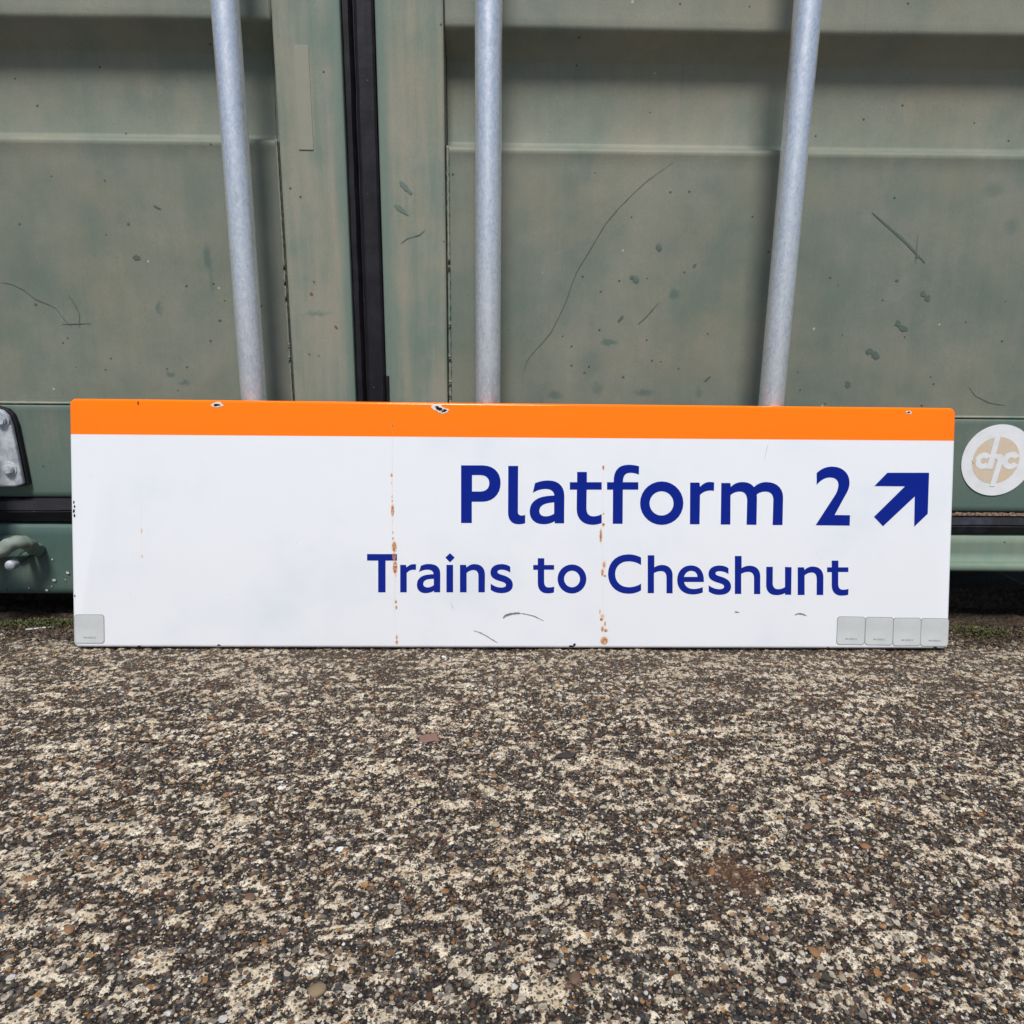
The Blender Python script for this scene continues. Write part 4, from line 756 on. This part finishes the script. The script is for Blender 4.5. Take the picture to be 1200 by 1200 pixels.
# silver labels; their square codes are left out
def label_sticker(cx, cz, rot, text):
    w2, h2, r = .0198, .0197, .0042; o = []
    for (qx, qz, a0) in ((w2 - r, -h2 + r, -PI / 2), (w2 - r, h2 - r, 0), (-w2 + r, h2 - r, PI / 2), (-w2 + r, -h2 + r, PI)):
        for k in range(6): a = a0 + PI / 2 * k / 5; o.append((qx + r * math.cos(a), qz + r * math.sin(a)))
    V, F, M_ = [], [], []
    def ad(l, y, mi):
        v, f = flat_fill([l], y); k = len(V); V.extend(v); F.extend(tuple(k + i for i in q) for q in f); M_.extend([mi] * len(f))
    ad(o, -.00055, 1); ad([(a * .965, b * .965) for a, b in o], -.00065, 0)
    k = len(V); V.extend((a, -.00055, b) for a, b in o); V.extend((a, .0002, b) for a, b in o); n_ = len(o)
    for i in range(n_): F.append((k + i, k + (i + 1) % n_, k + n_ + (i + 1) % n_, k + n_ + i)); M_.append(1)
    x = -.0078
    for g in (.0022, .0022, 0, .0020, .0020, .0020, .0020, 0, .0020):
        if g:
            for (a, b, c2, d) in ((0, .16, 0, 1), (.6, .78, 0, 1), (.16, .6, .82, 1), (.16, .6, 0, .18) if g == .0020 else (.16, .6, .42, .6)):
                ad([(x + a * g, -.0128 + c2 * .0021), (x + b * g, -.0128 + c2 * .0021), (x + b * g, -.0128 + d * .0021), (x + a * g, -.0128 + d * .0021)], -.00075, 2)
        x += .0021 if g else .001
    o_ = mesh('label_sticker', V, F, [M_LABEL, M_LABELE, M_PRINT], sign, fm=M_); o_.location = (cx, 0, cz); o_.rotation_euler = (0, rot, 0)
    return o_
label_sticker(.02245, .0251, 0, '')['label'] = 'silver square label in the bottom left corner'
for x, z, r in ((1.0615, .0253, .012), (1.1011, .0248, .01), (1.1402, .0239, -.005), (1.1792, .0233, .012)): label_sticker(x, z, r, '')
# enamel chips and scratches
def smark(pts, w_, mats, name='scratch', y=-.0005):
    V, F = ribbon([(a / 1000, b / 1000) for a, b in pts], w_, y, .4); mesh(name, V, F, mats, sign)
n = NT('dark hairline on enamel'); M_HAIR = n.out((.20, .165, .145), .6)
n = NT('faint hairline on enamel'); M_HAIR2 = n.out((.45, .44, .45), .5)
smark([(579.5, 41.0), (582.4, 44.7), (589.4, 47.1), (598.7, 48.3), (603, 48)], .0026, M_HAIR); smark([(603, 48), (610.4, 47.1), (622.1, 44.2), (635.0, 37.8)], .0012, M_HAIR)
smark([(539.4, 24.0), (547.6, 21.7), (556.9, 17.0), (563.9, 12.3), (572.1, 7.6)], .0012, M_HAIR)
smark([(982.0, 46.5), (986.8, 48.9), (992.7, 48.3), (998.7, 45.9)], .0017, M_HAIR); smark([(898.7, 51.0), (904.7, 50.4)], .0014, M_HAIR)
smark([(508, 62), (512, 54)], .0009, M_HAIR2)
smark([(935, 262), (940, 282)][::-1], .0007, M_HAIR2)
def chip(x, z, rx, rz, rot=0):
    V, F = flat_fill([splat(x, z, rx, rz, 18, .28, rot)], -.0005); mesh('enamel_chip', V, F, M_CHIPW, sign)
    V, F = flat_fill([splat(x, z, rx * .56, rz * .5, 16, .42, rot)], -.0007); mesh('bare_steel_spot', V, F, M_CHIP, sign)
chip(.1947, .3272, .0088, .0038, .05); chip(.4908, .3255, .0100, .0052, -.35); chip(.4985, .3225, .0065, .0035, .3); chip(1.1335, .3268, .0042, .0026)
for x, z, rx, rz in ((.0912, .3285, .001, .003), (0.0046, .196, .0010, .0022), (0.0053, .190, .0012, .002), (0.0044, .184, .0014, .0024), (0.0050, .178, .0012, .0028), (.674, .0028, .004, .0016), (.678, .005, .002, .002), (0.0038, .07, .0008, .002), (.195, .0035, .003, .001), (.088, .0018, .003, .001), (1.181, .0022, .004, .0012), (1.03, .002, .002, .0008)):
    V, F = flat_fill([splat(x, z, rx, rz, 10, .4)], -.0004); mesh('bare_steel_spot', V, F, M_CHIP, sign)
# ------------------------------------------------------------------ small things on the ground
def lay_tube(name, label, cat, pts, r0, mats, n_=7, lift=.9, taper=.6, ripple=0):
    N = 24 if not ripple else 90; P = [Vector(p) for p in pts]; Q = []
    for i in range(N + 1):
        t = i / N * (len(P) - 1); k = min(int(t), len(P) - 2); p = P[k].lerp(P[k + 1], t - k); Q.append(p)
    zs = [gz(p.x, p.y) for p in Q]; a, b = zs[0], zs[-1]; top = max(z - (a + (b - a) * i / N) for i, z in enumerate(zs))
    Q = [Vector((p.x, p.y, a + (b - a) * i / N + top * .6 + r0 * lift)) for i, p in enumerate(Q)]
    rr = [r0 * (1 - (1 - taper) * i / N) * (1 + (.22 if i % 2 else -.1) * ripple) * (1 + .15 * mnoise.noise(Vector((i * .5, 0, r0 * 999)))) for i in range(N + 1)]
    V, F = tube(Q, rr, n_); c0 = Q[0].copy(); V = [v - c0 for v in V]
    o = mesh(name, V, F, mats, None, True); o.location = c0; o['label'] = label; o['category'] = cat; return o
n = NT('dull zinc'); M_ZINC = n.out(n.mix(n.noise(300, 4), (.30, .30, .30), (.62, .62, .62)), .5, .4)
n = NT('dry twig bark'); M_TWIG = n.out(n.mix(n.noise(300, 4), (.05, .028, .018), (.16, .09, .055)), .85)
lay_tube('screw', 'pale threaded screw lying in the dirt left of the sign', 'screw', [(-.683, -.122, 0), (-.652, -.106, 0)], .0016, M_ZINC, 10, .8, .8, 1)
lay_tube('twig', 'longest brown twig, lying flat on the concrete left of centre', 'twig', [(-.402, -.4145, 0), (-.38, -.413, 0), (-.36, -.4155, 0), (-.334, -.4165, 0)], .0011, M_TWIG)
lay_tube('twig', 'short thin brown twig on the concrete just below the left half of the sign', 'twig', [(-.349, -.285, 0), (-.33, -.282, 0), (-.31, -.279, 0)], .0008, M_TWIG)
lay_tube('twig', 'bent dark twig on the concrete between the longest twig and the sign', 'twig', [(-.374, -.300, 0), (-.366, -.292, 0), (-.352, -.290, 0)], .0007, M_TWIG)
bm = bmesh.new(); bmesh.ops.create_icosphere(bm, subdivisions=3, radius=1)
for v in bm.verts:
    q = v.co.copy(); v.co = Vector((max(-.8, min(.8, q.x)) * .0130, max(-.7, min(.7, q.y)) * .0095, max(-.6, min(.6, q.z)) * .0034)) * (1 + .45 * mnoise.noise(q * 1.9 + Vector((4, 2, 0))) + .10 * mnoise.noise(q * 6))
n = NT('flat pink stone'); c = n.mix(n.noise(200, 4, .7), (.16, .085, .065), (.26, .15, .12)); n.bump(n.noise(600, 4), .5, .0005); M_PINK = n.out(c, .75)
o = bmobj('stone', bm, M_PINK, None, True); o.location = (-.077, -.404, gz(-.077, -.404) + .0012); o.rotation_euler = (.1, -.12, .2); o['label'] = 'flat pinkish brown stone lying loose on the concrete below the sign'; o['category'] = 'stone'
bm = bmesh.new(); bmesh.ops.create_icosphere(bm, subdivisions=2, radius=1)
for v in bm.verts:
    q = v.co.copy(); v.co = Vector((q.x * .011, q.y * .0055, q.z * .0024)) * (1 + .35 * mnoise.noise(q * 2.4 + Vector((1, 7, 0))) + .15 * mnoise.noise(q * 6))
n = NT('dark wood chip'); M_CHIPWOOD = n.out(n.mix(n.noise(200, 4), (.015, .012, .012), (.06, .045, .04)), .85)
o = bmobj('wood_chip', bm, M_CHIPWOOD, None, True); o.location = (.066, -.436, gz(.066, -.436) + .0012); o.rotation_euler = (0, 0, .1); o['label'] = 'dark sliver of wood on the concrete to the right of the pink stone'; o['category'] = 'wood chip'

# moss and litter in the gutter under the doors
def tufts(name, spots, count, cols, size, parent=None):
    V, F = [], []; me_c = []
    SP = np.array(spots)[rng.integers(0, len(spots), count)]; TX = rng.normal(SP[:, 0], SP[:, 2]); TY = rng.normal(SP[:, 1], SP[:, 3]); TZ = ground_fields(TX, TY)[0]
    for k in range(count):
        x, y, z = TX[k], TY[k], TZ[k]
        s = size * random.uniform(.5, 1.5); a = random.uniform(0, 6.28); t = random.uniform(.2, 1.3)
        d = Vector((math.cos(a) * math.cos(t), math.sin(a) * math.cos(t), math.sin(t))); sd = Vector((-math.sin(a), math.cos(a), 0)) * s * .35
        p = Vector((x, y, z + random.uniform(0, s * .9) )); j = len(V); V += [p - sd * .5, p + d * s * .5 - sd, p + d * s, p + d * s * .5 + sd]; F.append((j, j + 1, j + 2, j + 3)); me_c += [random.choice(cols)] * 4
    o = mesh(name, V, F, [], parent); at = o.data.color_attributes.new('tint', 'FLOAT_COLOR', 'POINT'); at.data.foreach_set('color', np.array([(*c, 1) for c in me_c], dtype=np.float32).ravel())
    n = NT(name + ' leaf'); o.data.materials.append(n.out(n.attr('tint', 'Color'), .8)); o['kind'] = 'stuff'; return o
MG = [(.045, .065, .012), (.075, .095, .02), (.03, .045, .012), (.11, .11, .03), (.05, .035, .02)]
tufts('moss', [(-.70, -.090, .022, .010), (-.655, -.092, .018, .010), (-.63, -.085, .02, .008), (-.675, -.100, .02, .008), (.70, -.090, .012, .012), (.73, -.085, .016, .012), (.715, -.100, .015, .010)], 9000, MG, .0026)
ML = [(.06, .035, .018), (.10, .06, .03), (.03, .02, .012), (.15, .10, .055), (.02, .016, .012)]
tufts('leaf_litter', [(-.70, -.115, .07, .018), (-.66, -.10, .06, .02), (.74, -.11, .05, .02), (.80, -.10, .06, .02), (.70, -.13, .04, .015)], 4200, ML, .0026)
def gutter(c_):
    s = rng.random(c_) < .5; x = np.where(s, rng.uniform(-.86, -.56, c_), rng.uniform(.60, .95, c_)); return np.stack([x, rng.uniform(-.16, .0, c_)], -1)
scatter('gutter_grit', 2600, gutter, .001, .0038, [(.03, .024, .02), (.09, .055, .03), (.20, .14, .085), (.014, .012, .011), (.40, .34, .26)], [35, 22, 10, 28, 4], sink=.25)
